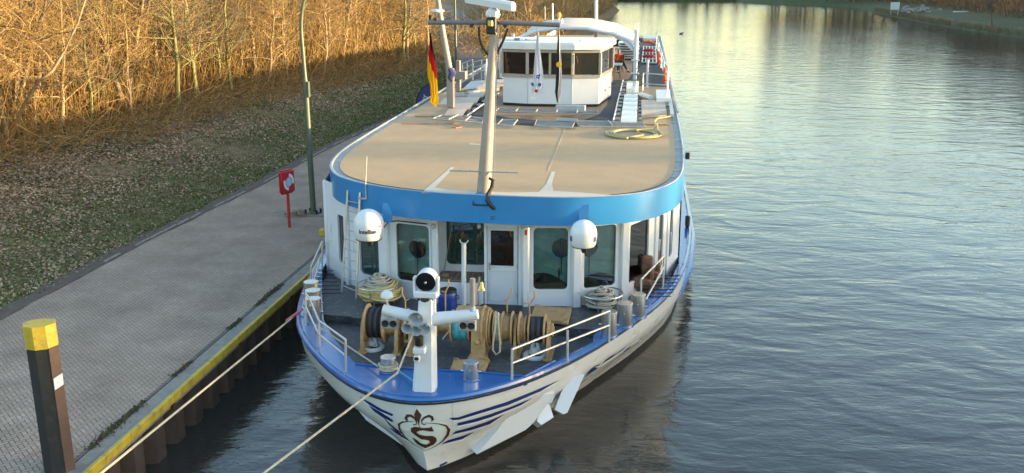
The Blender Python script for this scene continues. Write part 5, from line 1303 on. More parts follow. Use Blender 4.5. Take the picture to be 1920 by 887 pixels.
c, r, h = basket(712, 568, 41, ZD, 533)
g = coil(c, r*.78, r*.86, .22, h-.05, 14, .036, 1, .05); g2 = coil(c, r*.55, r*.7, .25, h, 8, .036, 2); g.add(g2.v, g2.f); tag(g.build('rope_coil', M['ropey'], smooth=True), 'thick yellow mooring rope coiled in the left wire basket', 'rope')
g = coil(c+Vector((0, 0, h)), r*.6, r*.18, -.02, .26, 15, .03, 3, .05); tag(g.build('rope_heap', M['ropeg'], smooth=True), 'heap of grey rope piled on top of the yellow coil in the left basket', 'rope')
c, r, h = basket(1127, 577, 40, ZD, 549)
g = coil(c, r*.66, r*.5, .12, .42, 14, .028, 4, .04); g2 = coil(c+Vector((0, 0, 0)), r*.35, r*.15, .44, .56, 4, .026, 5, .02); g.add(g2.v, g2.f); tag(g.build('rope_coil', M['ropeg'], smooth=True), 'pale grey rope coil lying in the right wire basket', 'rope')
# ---- mooring lines
def line(name, pts, r, m, label, sag=0): 
    g = MB(); P = []
    for i in range(len(pts)-1):
        for k in range(8): P.append(pts[i].lerp(pts[i+1], k/8)-Vector((0, 0, sag*math.sin(math.pi*k/8))))
    P.append(pts[-1]); g.tube(P, r, 8); return tag(g.build(name, M[m], smooth=True), label, 'rope')
c, r, h = bols['l3']
e1 = PZ(556, 588, ZG+.03); 
end = PX(150, 917, XQ+.55); st = Vector((e1.x, e1.y, ZG+.02))
g_end = PY(196, 880, 14.6); 
line('mooring_line', [PZ(553, 592, ZG-.1), PY(190, 887, 13.7), PY(40, 1000, 11.0)], .022, 'rope', 'cream mooring line running from the port bow alongside the yellow quay capping')
line('mooring_line', [PZ(568, 579, ZG+.12), PZ(536, 602, ZG-.14)], .033, 'ropep', 'pink protective sleeve on the rope at the port bow edge')
line('mooring_line', [WY(776, 622, -.2), PZ(727, 697, ZG+.22)+Vector((.22, -.05, 0)), PY(495, 887, 16.3), PY(380, 980, 14)], .024, 'rope', 'cream mooring line leading from the winch over the front left bollard and out of frame')
c, r, h = bols['fl']; g = MB()
for k in range(3): g.tube([c+Vector(((r+.025)*math.cos(a), (r+.025)*math.sin(a), .06+.045*k)) for a in [i*math.pi/10 for i in range(20)]], .022, 6, closed=True)
tag(g.build('rope_turns', M['rope'], smooth=True), 'turns of cream rope wrapped round the front left bollard', 'rope')
line('mooring_line', [PZ(590, 608, ZG+.1), c+Vector((-.2, -.1, .12))], .02, 'ropeg', 'pale rope running along the port gunwale from the triple bollards to the front bollard')
line('mooring_line', [c+Vector((.15, 0, .05)), Vector((mc.x-.05, YM-.1, ZG+.1))], .018, 'ropet', 'short pale teal rope from the front left bollard to the signal column foot')
line('mooring_line', [WY(830, 636, -.2), WY(868, 588, -.1)], .02, 'rope', 'short cream rope crossing in front of the teal winch drum')
# ================================================================ MAST
ZX = PY(925, 44, 26.0).z; YX = 26.0
ms = sub('mast', ship, PZ(905, 363, ZR))
b0 = PZ(905, 363, ZR); b0.y += .22
g = MB(); tpp = PY(928, 40, YX); n = 12
rs_ = [.19, .142, .11]
g.tube([b0, b0.lerp(tpp, .5), tpp], rs_, 12); g.build('mast_pole', M['cream'], ms, smooth=True)
g = MB(); g.box(b0+Vector((-.02, -.18, -.16)), (.46, .32, .34), bev=.02); g.build('mast_foot', M['fascia'], ms)
g = MB(); g.tube([PY(803, 42, YX-.05), PY(918, 42, YX-.05)], .062, 12); g.tube([PY(936, 42, YX-.05), PY(1050, 47, YX-.05)], .062, 12); g.build('crossbar', M['greybar'], ms, smooth=True)
g = MB(); c = PY(922, 48, YX-.1); g.box(c+Vector((0, 0, .0)), (.26, .2, .42), bev=.03); g.build('mast_clamp', M['black'], ms)
g = MB(); g.box(c+Vector((-.02, -.12, .06)), (.13, .05, .16), bev=.02); g.build('clamp_lamp', M['brass'], ms)
for pts in ([(898, 50), (899, 72), (905, 90), (915, 103)], [(952, 53), (946, 70), (938, 88), (930, 103)]):
    g = MB(); g.tube([PY(*a, YX-.05) for a in pts], .035, 8); g.build('cable_loop', M['black'], ms, smooth=True)
rd = sub('radar', ship, PY(923, 36, YX))
g = MB(); c = PY(924, 26, YX); g.box(c, (.32, .30, .27), bev=.07); g.box(c+Vector((0, -.02, -.02)), (.38, .1, .06), bev=.02); g.lathe([(.07, .12), (.05, .2)], c, n=14); g.build('gearbox', M['plasticw'], rd, smooth=True)
g = MB(); a = PY(873, -2, YX); b = PY(965, 13, YX); d = (b-a); L_ = 1.42; ctr = (a+b)/2; ang = R(-25)
vx = Vector((math.cos(ang), math.sin(ang), 0)); vx = Vector((.92, -.36, -.14)).normalized(); vy = Vector((0, 0, 1)).cross(vx); 
pr = [(-.10, -.11), (-.12, .06), (-.07, .14), (.06, .14), (.10, .08), (.08, -.12)]
vs = []
for s in (-L_/2, -L_/2+.04, L_/2-.04, L_/2):
    f = .75 if abs(s) > L_/2-.02 else 1
    for (y, z) in pr: vs.append(ctr+vx*s+vy*y*f+Vector((0, 0, z*f*.9)))
g.add(vs, [tuple(range(5, -1, -1)), tuple(range(18, 24))]+[(j*6+i, j*6+(i+1) % 6, (j+1)*6+(i+1) % 6, (j+1)*6+i) for j in range(3) for i in range(6)]); g.build('scanner', M['plasticw'], rd)
# lower spreader rods
g = MB(); a = PY(843, 320, b0.y-.1); b = PY(972, 324, b0.y-.1); g.tube([a, b], .02, 6)
for f in (.15, .3, .7, .85): g.box(a.lerp(b, f)+Vector((0, 0, .02)), (.05, .03, .03), bev=.005)
g.build('spreader', M['galv'], ms, smooth=True)
g = MB(); g.tube([PY(917, 334, b0.y-.22), PY(924, 338, b0.y-.25), PY(922, 352, b0.y-.25), PY(915, 365, b0.y-.45), PY(914, 376, b0.y-.5), PY(921, 386, b0.y-.5), PY(928, 392, b0.y-.5)], [.035, .05, .055, .06, .06, .06, .05], 9)
g.tube([PY(928, 392, b0.y-.5), PY(932, 398, b0.y-.5), PY(930, 405, b0.y-.5), PY(920, 407, b0.y-.5)], .013, 6); g.tube([PY(928, 392, b0.y-.5), PY(935, 398, b0.y-.5), PY(933, 408, b0.y-.5), PY(920, 411, b0.y-.5)], .013, 6); g.build('cable_bundle', M['black'], ms, smooth=True)
g = MB(); g.tube([PY(887, 384, b0.y-.5), PY(888, 367, b0.y-.4), PY(893, 362, b0.y-.3), PY(898, 364, b0.y-.2)], .015, 6); g.tube([PY(887, 384, b0.y-.5), PY(915, 385, b0.y-.5)], .02, 6); g.build('hinge_bar', M['black'], ms)
# halyards
for (px0_, py0_, px1_, py1_) in ((806, 44, 808, 130), (1008, 46, 1006, 70), (1047, 47, 1047, 60), (941, 50, 934, 130)):
    g = MB(); g.tube([PY(px0_, py0_, YX), PY(px1_, py1_, YX)], .008, 4); g.build('halyard', M['ropeg'], ms)
g = MB(); g.tube([PY(934, 50, YX), PY(926, 330, b0.y)], .012, 4); g.build('stay_wire', M['galv'], ms)
for px in (816, 884, 947):
    g = MB(); c = PY(px, 38 if px == 816 else 48, YX-.05); g.lathe([(.03, -.05), (.05, -.03), (.045, .05)], c, n=10); g.build('signal_lamp', M['black'], ms, smooth=True)
# ---- flags
def flag_mat(name, kind):
    m = bpy.data.materials.new(name); m.use_nodes = True; nt = m.node_tree; L = nt.links; b = nt.nodes['Principled BSDF']; b.inputs['Roughness'].default_value = .8
    uv = nt.nodes.new('ShaderNodeUVMap'); uv.uv_map = 'UVMap'; sp = nt.nodes.new('ShaderNodeSeparateXYZ'); L.new(uv.outputs[0], sp.inputs[0])
    if kind == 'de':
        mu = nt.nodes.new('ShaderNodeMath'); mu.operation = 'MULTIPLY_ADD'; mu.inputs[1].default_value = -.24; L.new(sp.outputs[0], mu.inputs[0]); L.new(sp.outputs[1], mu.inputs[2])
        cr = nt.nodes.new('ShaderNodeValToRGB'); cr.color_ramp.interpolation = 'CONSTANT'; e = cr.color_ramp.elements; e[0].color = (.012, .01, .012, 1); e[0].position = 0; e[1].position = .045; e[1].color = (.55, .012, .02, 1); q = e.new(.27); q.color = (.78, .45, .01, 1)
        L.new(mu.outputs[0], cr.inputs[0]); L.new(cr.outputs[0], b.inputs['Base Color'])
    elif kind == 'plain': b.inputs['Base Color'].default_value = (.60, .62, .70, 1)
    else:
        cr = nt.nodes.new('ShaderNodeValToRGB'); cr.color_ramp.interpolation = 'CONSTANT'; e = cr.color_ramp.elements; e[0].color = (.012, .02, .06, 1); e[1].position = .55; e[1].color = (.35, .33, .33, 1); L.new(sp.outputs[0], cr.inputs[0]); L.new(cr.outputs[0], b.inputs['Base Color'])
    tr = nt.nodes.new('ShaderNodeBsdfTranslucent'); mx = nt.nodes.new('ShaderNodeMixShader'); mx.inputs[0].default_value = .3
    if b.inputs['Base Color'].links: L.new(b.inputs['Base Color'].links[0].from_socket, tr.inputs[0])
    else: tr.inputs[0].default_value = b.inputs['Base Color'].default_value
    L.new(b.outputs[0], mx.inputs[1]); L.new(tr.outputs[0], mx.inputs[2]); L.new(mx.outputs[0], nt.nodes['Material Output'].inputs[0]); return m
def flag(name, left, right, Y, m, label, folds=3, depth=.10, seed=1, thing_=True):
    """left / right: outline of the hanging cloth, top to bottom, in photo coordinates, at depth Y"""
    nv, nu = 36, 22; rs = random.Random(seed); ph = rs.uniform(0, 6)
    def lerp(l, t):
        s = t*(len(l)-1); i = min(int(s), len(l)-2); k = s-i; return (l[i][0]*(1-k)+l[i+1][0]*k, l[i][1]*(1-k)+l[i+1][1]*k)
    vs = []; uvs = []
    for j in range(nv+1):
        v = j/nv; a = lerp(left, v); b = lerp(right, v)
        for i in range(nu+1):
            u = i/nu; px = a[0]+(b[0]-a[0])*(u+.05*math.sin(u*folds*6.28+v*2)); py = a[1]+(b[1]-a[1])*u
            dy = depth*(.3+.7*v)*math.sin(u*folds*6.28+ph+v*3)*(.5+.5*math.sin(v*3+u*2))+.02*noise.noise(Vector((u*6, v*8, seed)))
            vs.append(PY(px, py, Y+dy)); uvs.append((u, v))
    fs = [(j*(nu+1)+i, j*(nu+1)+i+1, (j+1)*(nu+1)+i+1, (j+1)*(nu+1)+i) for j in range(nv) for i in range(nu)]
    me = bpy.data.meshes.new(name); org = vs[0]; me.from_pydata([v-org for v in vs], [], fs); ul = me.uv_layers.new(name='UVMap')
    for l in me.loops: ul.data[l.index].uv = uvs[l.vertex_index]
    for p in me.polygons: p.use_smooth = True
    me.materials.append(m); o = link(name, me, org); 
    if label: tag(o, label, 'flag')
    return o, vs, nu
flag('german_flag' if False else 'flag', [(806, 62), (805, 80), (803, 100), (801, 120), (801, 143), (806, 160), (807, 180), (804, 190), (812, 196)], [(808, 62), (811, 85), (815, 108), (818, 130), (819, 148), (820, 165), (821, 180), (822, 193), (817, 201)], YX-.05, flag_mat('tricolour_cloth', 'de'), 'black red and gold flag hanging limp from the left end of the mast crossbar', 3, .09, 3)
def decal_plane(o_name, polys, Y, m, parent):
    g = MB()
    for p in polys: g.slab([PY(a, b, Y) for a, b in p], (0, .004, 0))
    return g.build(o_name, m, parent)
fo, vs, nu = flag('flag', [(1008, 58), (1005, 80), (1003, 100), (1000, 130), (999, 150), (997, 168), (994, 184)], [(1010, 58), (1011, 80), (1014, 105), (1017, 130), (1019, 160), (1016, 175), (1000, 187)], YX-.05, flag_mat('white_flag_cloth', 'plain'), 'white company flag with blue letters and a red dot hanging folded from the crossbar', 3, .05, 5)
M['flagblue'] = mat('flag_blue_print', (.02, .06, .32), .8)
sf = lambda l: [(760+a/3.697, b/3.697) for a, b in l]
def letters(s, size, px, py, rot, Y, m, name, parent):
    vs, fs = text_faces(s, size, .008); c = PY(px, py, Y); g = MB(); ca, sa = math.cos(rot), math.sin(rot)
    g.add([c+Vector((v.x*ca-v.y*sa, -.0, v.x*sa+v.y*ca)) for v in vs], fs); return g.build(name, m, parent)
letters('d', .17, 1009, 143, -.3, YX-.15, M['flagblue'], 'letter', fo); letters('e', .17, 1012, 158, -.3, YX-.15, M['flagblue'], 'letter', fo); letters('es', .11, 999, 158, -1.2, YX-.15, M['flagblue'], 'letter', fo)
letters('OY', .42, 797, 186, R(75), bp.y-.06, M['plasticw'], 'lettering', banner_t)
g = MB(); c = PY(1005.5, 170.5, YX-.15); g.lathe([(.045, 0), (.045, .006)], c, (0, -1, 0), 18); g.build('red_dot', M['red'], fo)
fo, vs, nu = flag('flag', [(1047, 52), (1045, 80), (1043, 110), (1042, 135), (1041, 158), (1040, 173), (1044, 192)], [(1048, 52), (1050, 80), (1052, 110), (1053, 135), (1052, 160), (1050, 180), (1047, 194)], YX-.05, flag_mat('blue_flag_cloth', 'eu'), 'dark blue flag with a yellow emblem hanging folded at the right end of the crossbar', 2, .05, 8)
g = MB(); c = PY(1048, 121, YX-.14); g.lathe([(.035, 0), (.07, .01), (.07, .016), (.035, .02)], c, (0, -1, 0), 14); M['flagyellow'] = mat('flag_yellow_print', (.75, .45, .02), .8); g.build('emblem', M['flagyellow'], fo)
# ================================================================ ROOF AFT
# dark walkway field
g = MB(); zf = ZR+.0
dk = [PZ(*a, ZR) for a in [(866, 216), (907, 228), (1000, 236), (1100, 237), (1157, 236)]]
loop = [Vector((p.x, p.y)) for p in dk]+[Vector((PZ(1157, 236, ZR).x, 39.5)), Vector((-.55, 52.2)), Vector((1.25, 52.0)), Vector((1.25, 92)), Vector((-9.35, 92)), Vector((-9.3, 50)), Vector((-7.4, 50)), Vector((-7.2, 46)), Vector((dk[0].x, dk[0].y))]
loop = [loop[i] for i in range(len(loop)-1)]
cdt(loop, ZR, g); g.build('walkway_floor', M['darkfloor'], ship)
g = MB(); wp = [(918, 214), (960, 222), (1030, 227), (1095, 225), (1124, 214), (1138, 196), (1143, 176), (1140, 163), (1125, 158), (960, 150), (925, 160)]
flatpoly(g, wp, ZR+.006); g.build('inner_floor', M['brownfloor'], ship)
g = MB(); flatpoly(g, [(1128, 152), (1178, 149), (1184, 140), (1187, 115), (1197, 97), (1190, 88), (980, 80), (960, 100), (990, 140)], ZR+.006); g.build('terrace_floor', M['brownfloor'], ship)
g = MB(); loop = [Vector((-9.3, 70)), Vector((-1.0, 70)), Vector((-1.0, 91)), Vector((-9.3, 91))]; cdt(loop, ZR+.008, g); g.build('aft_floor', M['roofdeck'], ship)
# ---- wheelhouse
wh = sub('wheelhouse', ship, (-3.9, 45, ZR))
whY = 43.3; xl = PZ(942, 196, ZR+.05).x; xr = PZ(1121, 201, ZR+.05).x; xs1 = PZ(990, 197, ZR+.05).x; xs2 = PZ(1071, 200, ZR+.05).x
zsill = PY(1000, 146, whY).z; zw0 = PY(1000, 139, whY).z; zw1 = PY(1000, 99, whY).z; zrf0 = PY(1000, 92, whY).z; zrf1 = PY(1000, 82, whY).z
plan = [(xl, whY+.35), (xs1, whY), (xs2, whY), (xr, whY+.25), (xr+.42, whY+3.6), (xl-.25, whY+3.6)]
g = MB(); g.prism(plan, ZR+.12, zsill); g.build('lower_wall', M['white'], wh)
g = MB(); pl2 = [(x*1.0, y+(.1)) for x, y in plan]; g.prism(plan, ZR+.04, ZR+.12); g.build('plinth', M['black'], wh)
c0 = Vector((-3.9, whY+1.8))
def grow_plan(pl, d): return [tuple(Vector(p)+(Vector(p)-c0).normalized()*d) for p in pl]
g = MB(); g.prism(grow_plan(plan, .05), zsill, zw0-.01); g.prism(grow_plan(plan, .05), zw1+.01, zrf0); g.build('window_band', M['frame_t'], wh)
for i in range(len(plan)):
    a = Vector(grow_plan(plan, .05)[i]); b = Vector(grow_plan(plan, .05)[(i+1) % len(plan)]); d = (b-a).normalized()
    if i != 4:
        g = MB(); q = grow_plan(plan, -.03); A_ = Vector(q[i]); B_ = Vector(q[(i+1) % len(plan)])
        f = g.slab([(A_.x, A_.y, zw0-.02), (B_.x, B_.y, zw0-.02), (B_.x, B_.y, zw1+.02), (A_.x, A_.y, zw1+.02)], (0, .02, 0)); g.build('window_pane', M['gbrown'], wh)
    g = MB(); g.box((a.x, a.y, (zw0+zw1)/2), (.13, .13, zw1-zw0+.02), rz=math.atan2(d.y, d.x), bev=.02); g.build('window_post', M['frame_t'], wh)
xm = (xs1+xs2)/2; g = MB(); g.box((xm, whY-.03, (zw0+zw1)/2), (.10, .08, zw1-zw0)); g.build('window_post', M['frame_t'], wh)
for px in (1037, 1070): 
    g = MB(); c = PY(px, 103, whY-.1); g.tube([c, c+Vector((.25, 0, -.05)), c+Vector((.3, 0, -.35))], .012, 5); g.build('wiper', M['black'], wh)
g = MB(); g.prism(grow_plan(plan, .22), zrf0-.005, zrf1); g.prism(grow_plan(plan, .12), zrf1, zrf1+.06); g.build('roof', M['plasticw'], wh)
for (px, py, s) in ((1000, 82, .5), (965, 81, .9), (1090, 80, .12), (925+45, 78, .3)):
    g = MB(); c = PY(px, py, whY+1.2); g.box((c.x, c.y, zrf1+.10), (s, .5, .08), bev=.03); g.build('roof_box', M['plasticw'], wh)
g = MB(); c = PY(986, 76, whY+1.4); g.lathe([(.03, -.2), (.03, 0), (.09, .02), (.09, .10), (.03, .14)], c, n=14); g.build('antenna', M['plasticw'], wh, smooth=True)
for i, xx in enumerate((xs1, xs2)):
    g = MB(); g.box((xx, whY-.005, (ZR+zsill)/2+.05), (.02, .02, zsill-ZR-.15), bev=.003); g.build('panel_joint', M['paint_grey'], wh)
g = MB()
a = plan[3]; b = plan[4]
for f in (.15, .5, .85):
    p = Vector(a).lerp(Vector(b), f); g.box((p.x+.04, p.y, ZR+.55), (.05, .5, .05))
g.build('door_ledge', M['white'], wh)
# ---- collapsed railings in front of wheelhouse
def frame_flat(pts, z, nb=4, cross=3, label=None, name='folded_railing'):
    a, b, c, d = [PZ(*q, z) for q in pts]   # a-b near edge, d-c far edge
    t = sub(name, ship, a); g = MB()
    g.tube([a, b, c, d], .03, 6, closed=True)
    for k in range(1, nb): g.tube([a.lerp(d, k/nb), b.lerp(c, k/nb)], .022, 6)
    for k in range(1, cross): g.tube([a.lerp(b, k/cross)+Vector((0, 0, .03)), d.lerp(c, k/cross)+Vector((0, 0, .03))], .026, 6)
    g.build('bars', M['galv'], t, smooth=True); return t
frame_flat([(1088, 238), (1210, 238), (1203, 229), (1078, 227)], ZR+.10, 4, 2)
frame_flat([(1002, 236), (1073, 239), (1078, 229), (1006, 226)], ZR+.10, 5, 1)
frame_flat([(1044, 226), (1084, 228), (1082, 224), (1044, 223)], ZR+.16, 3, 1)
frame_flat([(932, 234), (962, 235), (970, 225), (942, 224)], ZR+.10, 4, 1)
frame_flat([(810, 223), (904, 231), (906, 222), (838, 213)], ZR+.12, 3, 3)
frame_flat([(929, 209), (1120, 214), (1120, 208), (936, 203)], ZR+.25, 2, 5)
g = MB(); g.box(PZ(1070, 204, ZR+.3), (1.2, .3, .3), bev=.03); g.build('deck_locker', M['paint_grey'], ship)
# ---- skylight strips
M['sky_panel'] = mat('translucent_skylight', (.62, .64, .58), .18, var=.08, scale=3, coat=.4)
def quadpx(l, z): return [PZ(*a, z) for a in l]
def skylight(L0, L1, R0, R1, n, m, z=ZR+.14, name='skylight'):
    """L0,R0 near corners; L1,R1 far corners; n curved panels between"""
    l0, l1, r0, r1 = [PZ(*a, z) for a in (L0, L1, R0, R1)]; t = sub(name, ship, l0)
    for k in range(n):
        a = l0.lerp(l1, (k+.03)/n); b = r0.lerp(r1, (k+.03)/n); c = r0.lerp(r1, (k+.97)/n); d = l0.lerp(l1, (k+.97)/n); g = MB()
        K = 6; vs = []
        for j in range(K+1):
            f = j/K; h = .09*math.sin(math.pi*f); vs += [a.lerp(d, f)+Vector((0, 0, h)), b.lerp(c, f)+Vector((0, 0, h))]
        vs += [a-Vector((0, 0, .12)), b-Vector((0, 0, .12)), d-Vector((0, 0, .12)), c-Vector((0, 0, .12))]
        nn = 2*K+2
        g.add(vs, [(2*j, 2*j+1, 2*j+3, 2*j+2) for j in range(K)]+[(0, 1, nn+1, nn), (2*K, 2*K+1, nn+3, nn+2)]); g.build('panel', M[m], t, smooth=True)
    return t
skylight((1164, 228), (1171, 177), (1194, 228), (1196, 177), 6, 'sky_panel'); skylight((1174, 174), (1176, 151), (1197, 174), (1198, 151), 1, 'sky_panel')
M['tan_panel'] = mat('tan_roof_panel', (.47, .36, .26), .4, var=.08, dirt=(.6, .52, .42), dscale=1)
skylight((833, 216), (886, 174), (868, 217), (916, 172), 4, 'tan_panel'); skylight((893, 168), (915, 150), (936, 166), (950, 148), 2, 'tan_panel')
skylight((1203, 216), (1202, 188), (1250, 214), (1246, 189), 3, 'tan_panel', ZR+.12)
skylight((821, 196), (845, 181), (872, 197), (880, 182), 1, 'tan_panel', ZR+.08); skylight((848, 180), (855, 175), (886, 180), (891, 175), 1, 'tan_panel', ZR+.08)
# louvre strips: dark bars beside the skylights
def louvre(A0, A1, B0, B1, n, fr=True):
    a0, a1, b0, b1 = [PZ(*q, ZR+.05) for q in (A0, A1, B0, B1)]
    for k in range(n):
        g = MB(); p = a0.lerp(a1, (k+.5)/n); q = b0.lerp(b1, (k+.5)/n); w_ = (a1-a0)/n*.55; g.slab([p-w_/2, q-w_/2, q+w_/2, p+w_/2], (0, 0, .05)); g.build('louvre_tile', M['greybar'], ship)
    if fr: g = MB(); g.tube([a0+Vector((0, 0, .05)), a1+Vector((0, 0, .05))], .03, 6); g.tube([a0, b0], .02, 6); g.build('louvre_rail', M['white'], ship, smooth=True)
louvre((1150, 228), (1162, 177), (1161, 228), (1170, 177), 7); louvre((1163, 174), (1168, 152), (1172, 174), (1175, 152), 3); louvre((1197, 228), (1198, 177), (1203, 228), (1203, 177), 8, False)
louvre((876, 219), (935, 177), (869, 217), (926, 174), 6)
# hatch box, white loungers, misc
g = MB(); P = quadpx([(1231, 184), (1258, 184), (1256, 168), (1230, 168)], ZR+.35); g.slab(P, (0, 0, -.33)); g.build('deck_box', M['plasticw'], ship)
g = MB(); P = quadpx([(1253, 184), (1259, 184), (1264, 214), (1257, 214)], ZR+.22); g.slab(P, (0, 0, -.1)); g.build('side_panel', M['paint_grey'], ship)
g = MB(); a = PZ(1200, 178, ZR+.2); b = PZ(1221, 184, ZR+.2); g.tube([a, b], .12, 10); t = g.build('rolled_cover', M['plasticw'], smooth=True); tag(t, 'white rolled cover lying behind the right skylight strip', 'cover')
g = MB(); a = PZ(875, 176, ZR+.15); b = PZ(897, 171, ZR+.15); g.tube([a, b], [.12, .1], 10); tag(g.build('rolled_cover', M['galv'], smooth=True), 'grey rolled cover lying between the left skylights and the davit', 'cover')
# hose coil
hc = PZ(1190, 251, ZR+.03); g = MB(); pts = []
for k in range(90):
    a = k*2*math.pi/24; rr = .70+.09*(k/24); pts.append(hc+Vector((rr*math.cos(a)*1.0, rr*1.1*math.sin(a), .02*(k % 24)/24+.01*math.sin(k*.6))))
pts += [PZ(*a, ZR+.07) for a in [(1206, 253), (1196, 247), (1193, 244), (1205, 243), (1222, 243), (1230, 237), (1227, 228), (1233, 222), (1250, 219), (1262, 217)]]
g.tube(pts, .033, 6); g.tube([PZ(*a, ZR+.08) for a in [(1232, 232), (1233, 243), (1241, 252)]], .033, 6)
tag(g.build('garden_hose', M['hose'], smooth=True), 'pale yellow hose coiled in flat loops at the right of the beige roof', 'hose')
g = MB(); g.tube([PZ(*a, ZR+.02) for a in [(752, 232), (800, 232), (843, 231), (852, 229), (845, 233), (857, 236), (866, 238), (855, 240), (848, 238)]], .016, 5); tag(g.build('cord', mat('faded_red_cord', (.4, .15, .1), .8), smooth=True), 'thin faded red cord lying across the left front of the beige roof', 'cord')
g = MB(); a = PZ(777, 218, ZR+.03); b = PZ(818, 217, ZR+.03); g.box((a+b)/2, ((b-a).length, .08, .05)); g.build('roof_batten', M['gold'], ship)
g = MB(); a = PZ(1206, 233, ZR+.03); b = PZ(1256, 234, ZR+.03); g.box((a+b)/2, ((b-a).length, .06, .05)); g.build('roof_batten', M['gold'], ship)
# starboard navigation light on the roof edge
c = PY(1289, 292, 31.8); g = MB(); g.box(c, (.14, .18, .2), bev=.02); g.build('side_light', M['black'], ship)
c = PY(1289, 415, 34.5); g = MB(); g.lathe([(.05, -.2), (.085, -.16), (.085, .16), (.05, .2)], c, (0, 0, 1), 14)
t = g.build('tyre_fender', M['black'], smooth=True); tag(t, 'small black ribbed fender hanging at the starboard side rail', 'fender')
# ---- davit, signal arm and lit box on the left
dv = sub('davit', ship, PZ(846, 208, ZR)); a = PZ(846, 208, ZR); Yd = a.y
g = MB(); g.box(PY(845, 165, Yd), (.30, .3, PY(845, 135, Yd).z-ZR), bev=.03); g.build('davit_post', M['cream'], dv)
g = MB(); g.tube([PY(844, 138, Yd), PY(832, 70, Yd), PY(820, -6, Yd)], [.14, .12, .10], 10); g.build('davit_arm', M['cream'], dv, smooth=True)
g = MB(); c = PY(844, 128, Yd-.15); g.tube([c, c+Vector((.1, 0, -.2)), c+Vector((.0, 0, -.4)), c+Vector((.08, 0, -.55))], [.10, .15, .12, .04], 8); g.build('sling', M['banner'], dv, smooth=True)
g = MB(); g.lathe([(.05, -.15), (.12, -.05), (.28, 0), (.28, .06), (.2, .1)], PY(820, 22, Yd), n=18); g.build('antenna_dome', M['plasticw'], dv, smooth=True)
g = MB(); g.tube([PY(806, 44, Yd), PY(806, 28, Yd)], .06, 8); g.build('lamp', M['black'], dv)
g = MB(); a = PZ(860, 172, ZR); g.box((a.x, a.y, ZR+.75), (.22, .22, 1.5)); c = PY(862, 141, a.y); g.box(c+Vector((-.1, 0, 0)), (.85, .5, .38), bev=.02); g.build('pedestal_box', M['cream'], ship)
# gangway with railings on port side
Yg = 54
gw = sub('gangway', ship, PZ(890, 165, ZR))
def gpt(px, py, Y=Yg): return PY(px, py, Y)
for (pts) in ([(866, 120), (886, 112)], [(867, 130), (886, 121)], [(867, 140), (887, 131)], [(887, 117), (914, 110)], [(887, 127), (914, 120)], [(888, 137), (914, 131)], [(888, 152), (914, 144)]):
    g = MB(); g.tube([gpt(*a) for a in pts], .03, 6); g.build('rail', M['alu'], gw, smooth=True)
for (px, y0, y1) in ((867, 120, 145), (876, 118, 153), (886, 112, 153), (887, 117, 155), (903, 113, 150), (912, 111, 148)):
    g = MB(); g.tube([gpt(px, y0), gpt(px, y1)], .03, 6); g.build('post', M['alu'], gw, smooth=True)
g = MB(); P = quadpx([(866, 170), (900, 168), (912, 152), (884, 154)], ZR+.05); g.slab(P, (0, 0, .06)); g.build('platform', M['galv'], gw)
g = MB(); c = gpt(911, 135); g.lathe([(.09, -.45), (.11, 0), (.14, .3), (.10, .42)], c, n=14); g.build('capstan', M['plasticw'], gw, smooth=True)
# ---- awning
aw = sub('awning', ship, PZ(1190, 150, ZR)); Ya = PZ(1190, 150, ZR).y
arc1 = [(935, 76), (965, 75), (985, 66), (1010, 57), (1050, 52), (1100, 53), (1150, 63), (1182, 77), (1189, 88)]
arc2 = [(985, 72), (1010, 55), (1050, 44), (1100, 39), (1140, 42), (1170, 50), (1192, 62), (1198, 70)]
A1 = [PY(*a, Ya) for a in arc1]
g = MB(); g.tube(A1[1:], .11, 8); g.build('front_beam', M['white'], aw, smooth=True)
g = MB(); base = [PY(*a, Ya) for a in arc1[2:]]
K = 8; vs = []
for j in range(K+1):
    f = j/K
    for p in base: vs.append(Vector((p.x*1.0, Ya+f*5.0, p.z+.10+.22*math.sin(f*math.pi*.55)*1.0)))
nb = len(base); g.add(vs, [(j*nb+i, j*nb+i+1, (j+1)*nb+i+1, (j+1)*nb+i) for j in range(K) for i in range(nb-1)])
M['awning'] = mat('pale_awning_cloth', (.66, .56, .46), .7, var=.08, scale=1.5, bump=.3, bscale=2); g.build('canopy', M['awning'], aw, smooth=True)
for dy in (0, 5.0):
    for x in (PZ(1190, 150, ZR).x, -7.6):
        zt_ = 7.55 if dy == 0 else 7.6; 
        if x < -5: zt_ = 7.0
        g = MB(); g.box((x, Ya+dy, (ZR+zt_)/2), (.2, .2, zt_-ZR), bev=.03); g.build('awning_post', M['white'], aw)
xp = PZ(1190, 150, ZR).x
g = MB()
for z in (ZR+.35, ZR+1.05): g = MB(); g.box((xp, Ya-.02, z), (.42, .26, .08), bev=.02); g.build('post_collar', M['white'], aw)
g = MB(); g.slab([(xp-.12, Ya-.03, 6.4), (xp-.12, Ya-.03, 7.0), (xp-.9, Ya-.03, 7.1)], (0, .06, 0)); g.build('knee_plate', M['white'], aw)
for k in range(3):
    g = MB(); o = .25*k; g.tube([PY(1165+o*10, 55+k*7, Ya+1+k*1.2), PY(1180+o*10, 60+k*7, Ya+1+k*1.2), PY(1190, 75+k*6, Ya+1+k*1.2), PY(1192, 95, Ya+1+k*1.2)], .06, 8); g.build('corner_rib', M['white'], aw, smooth=True)
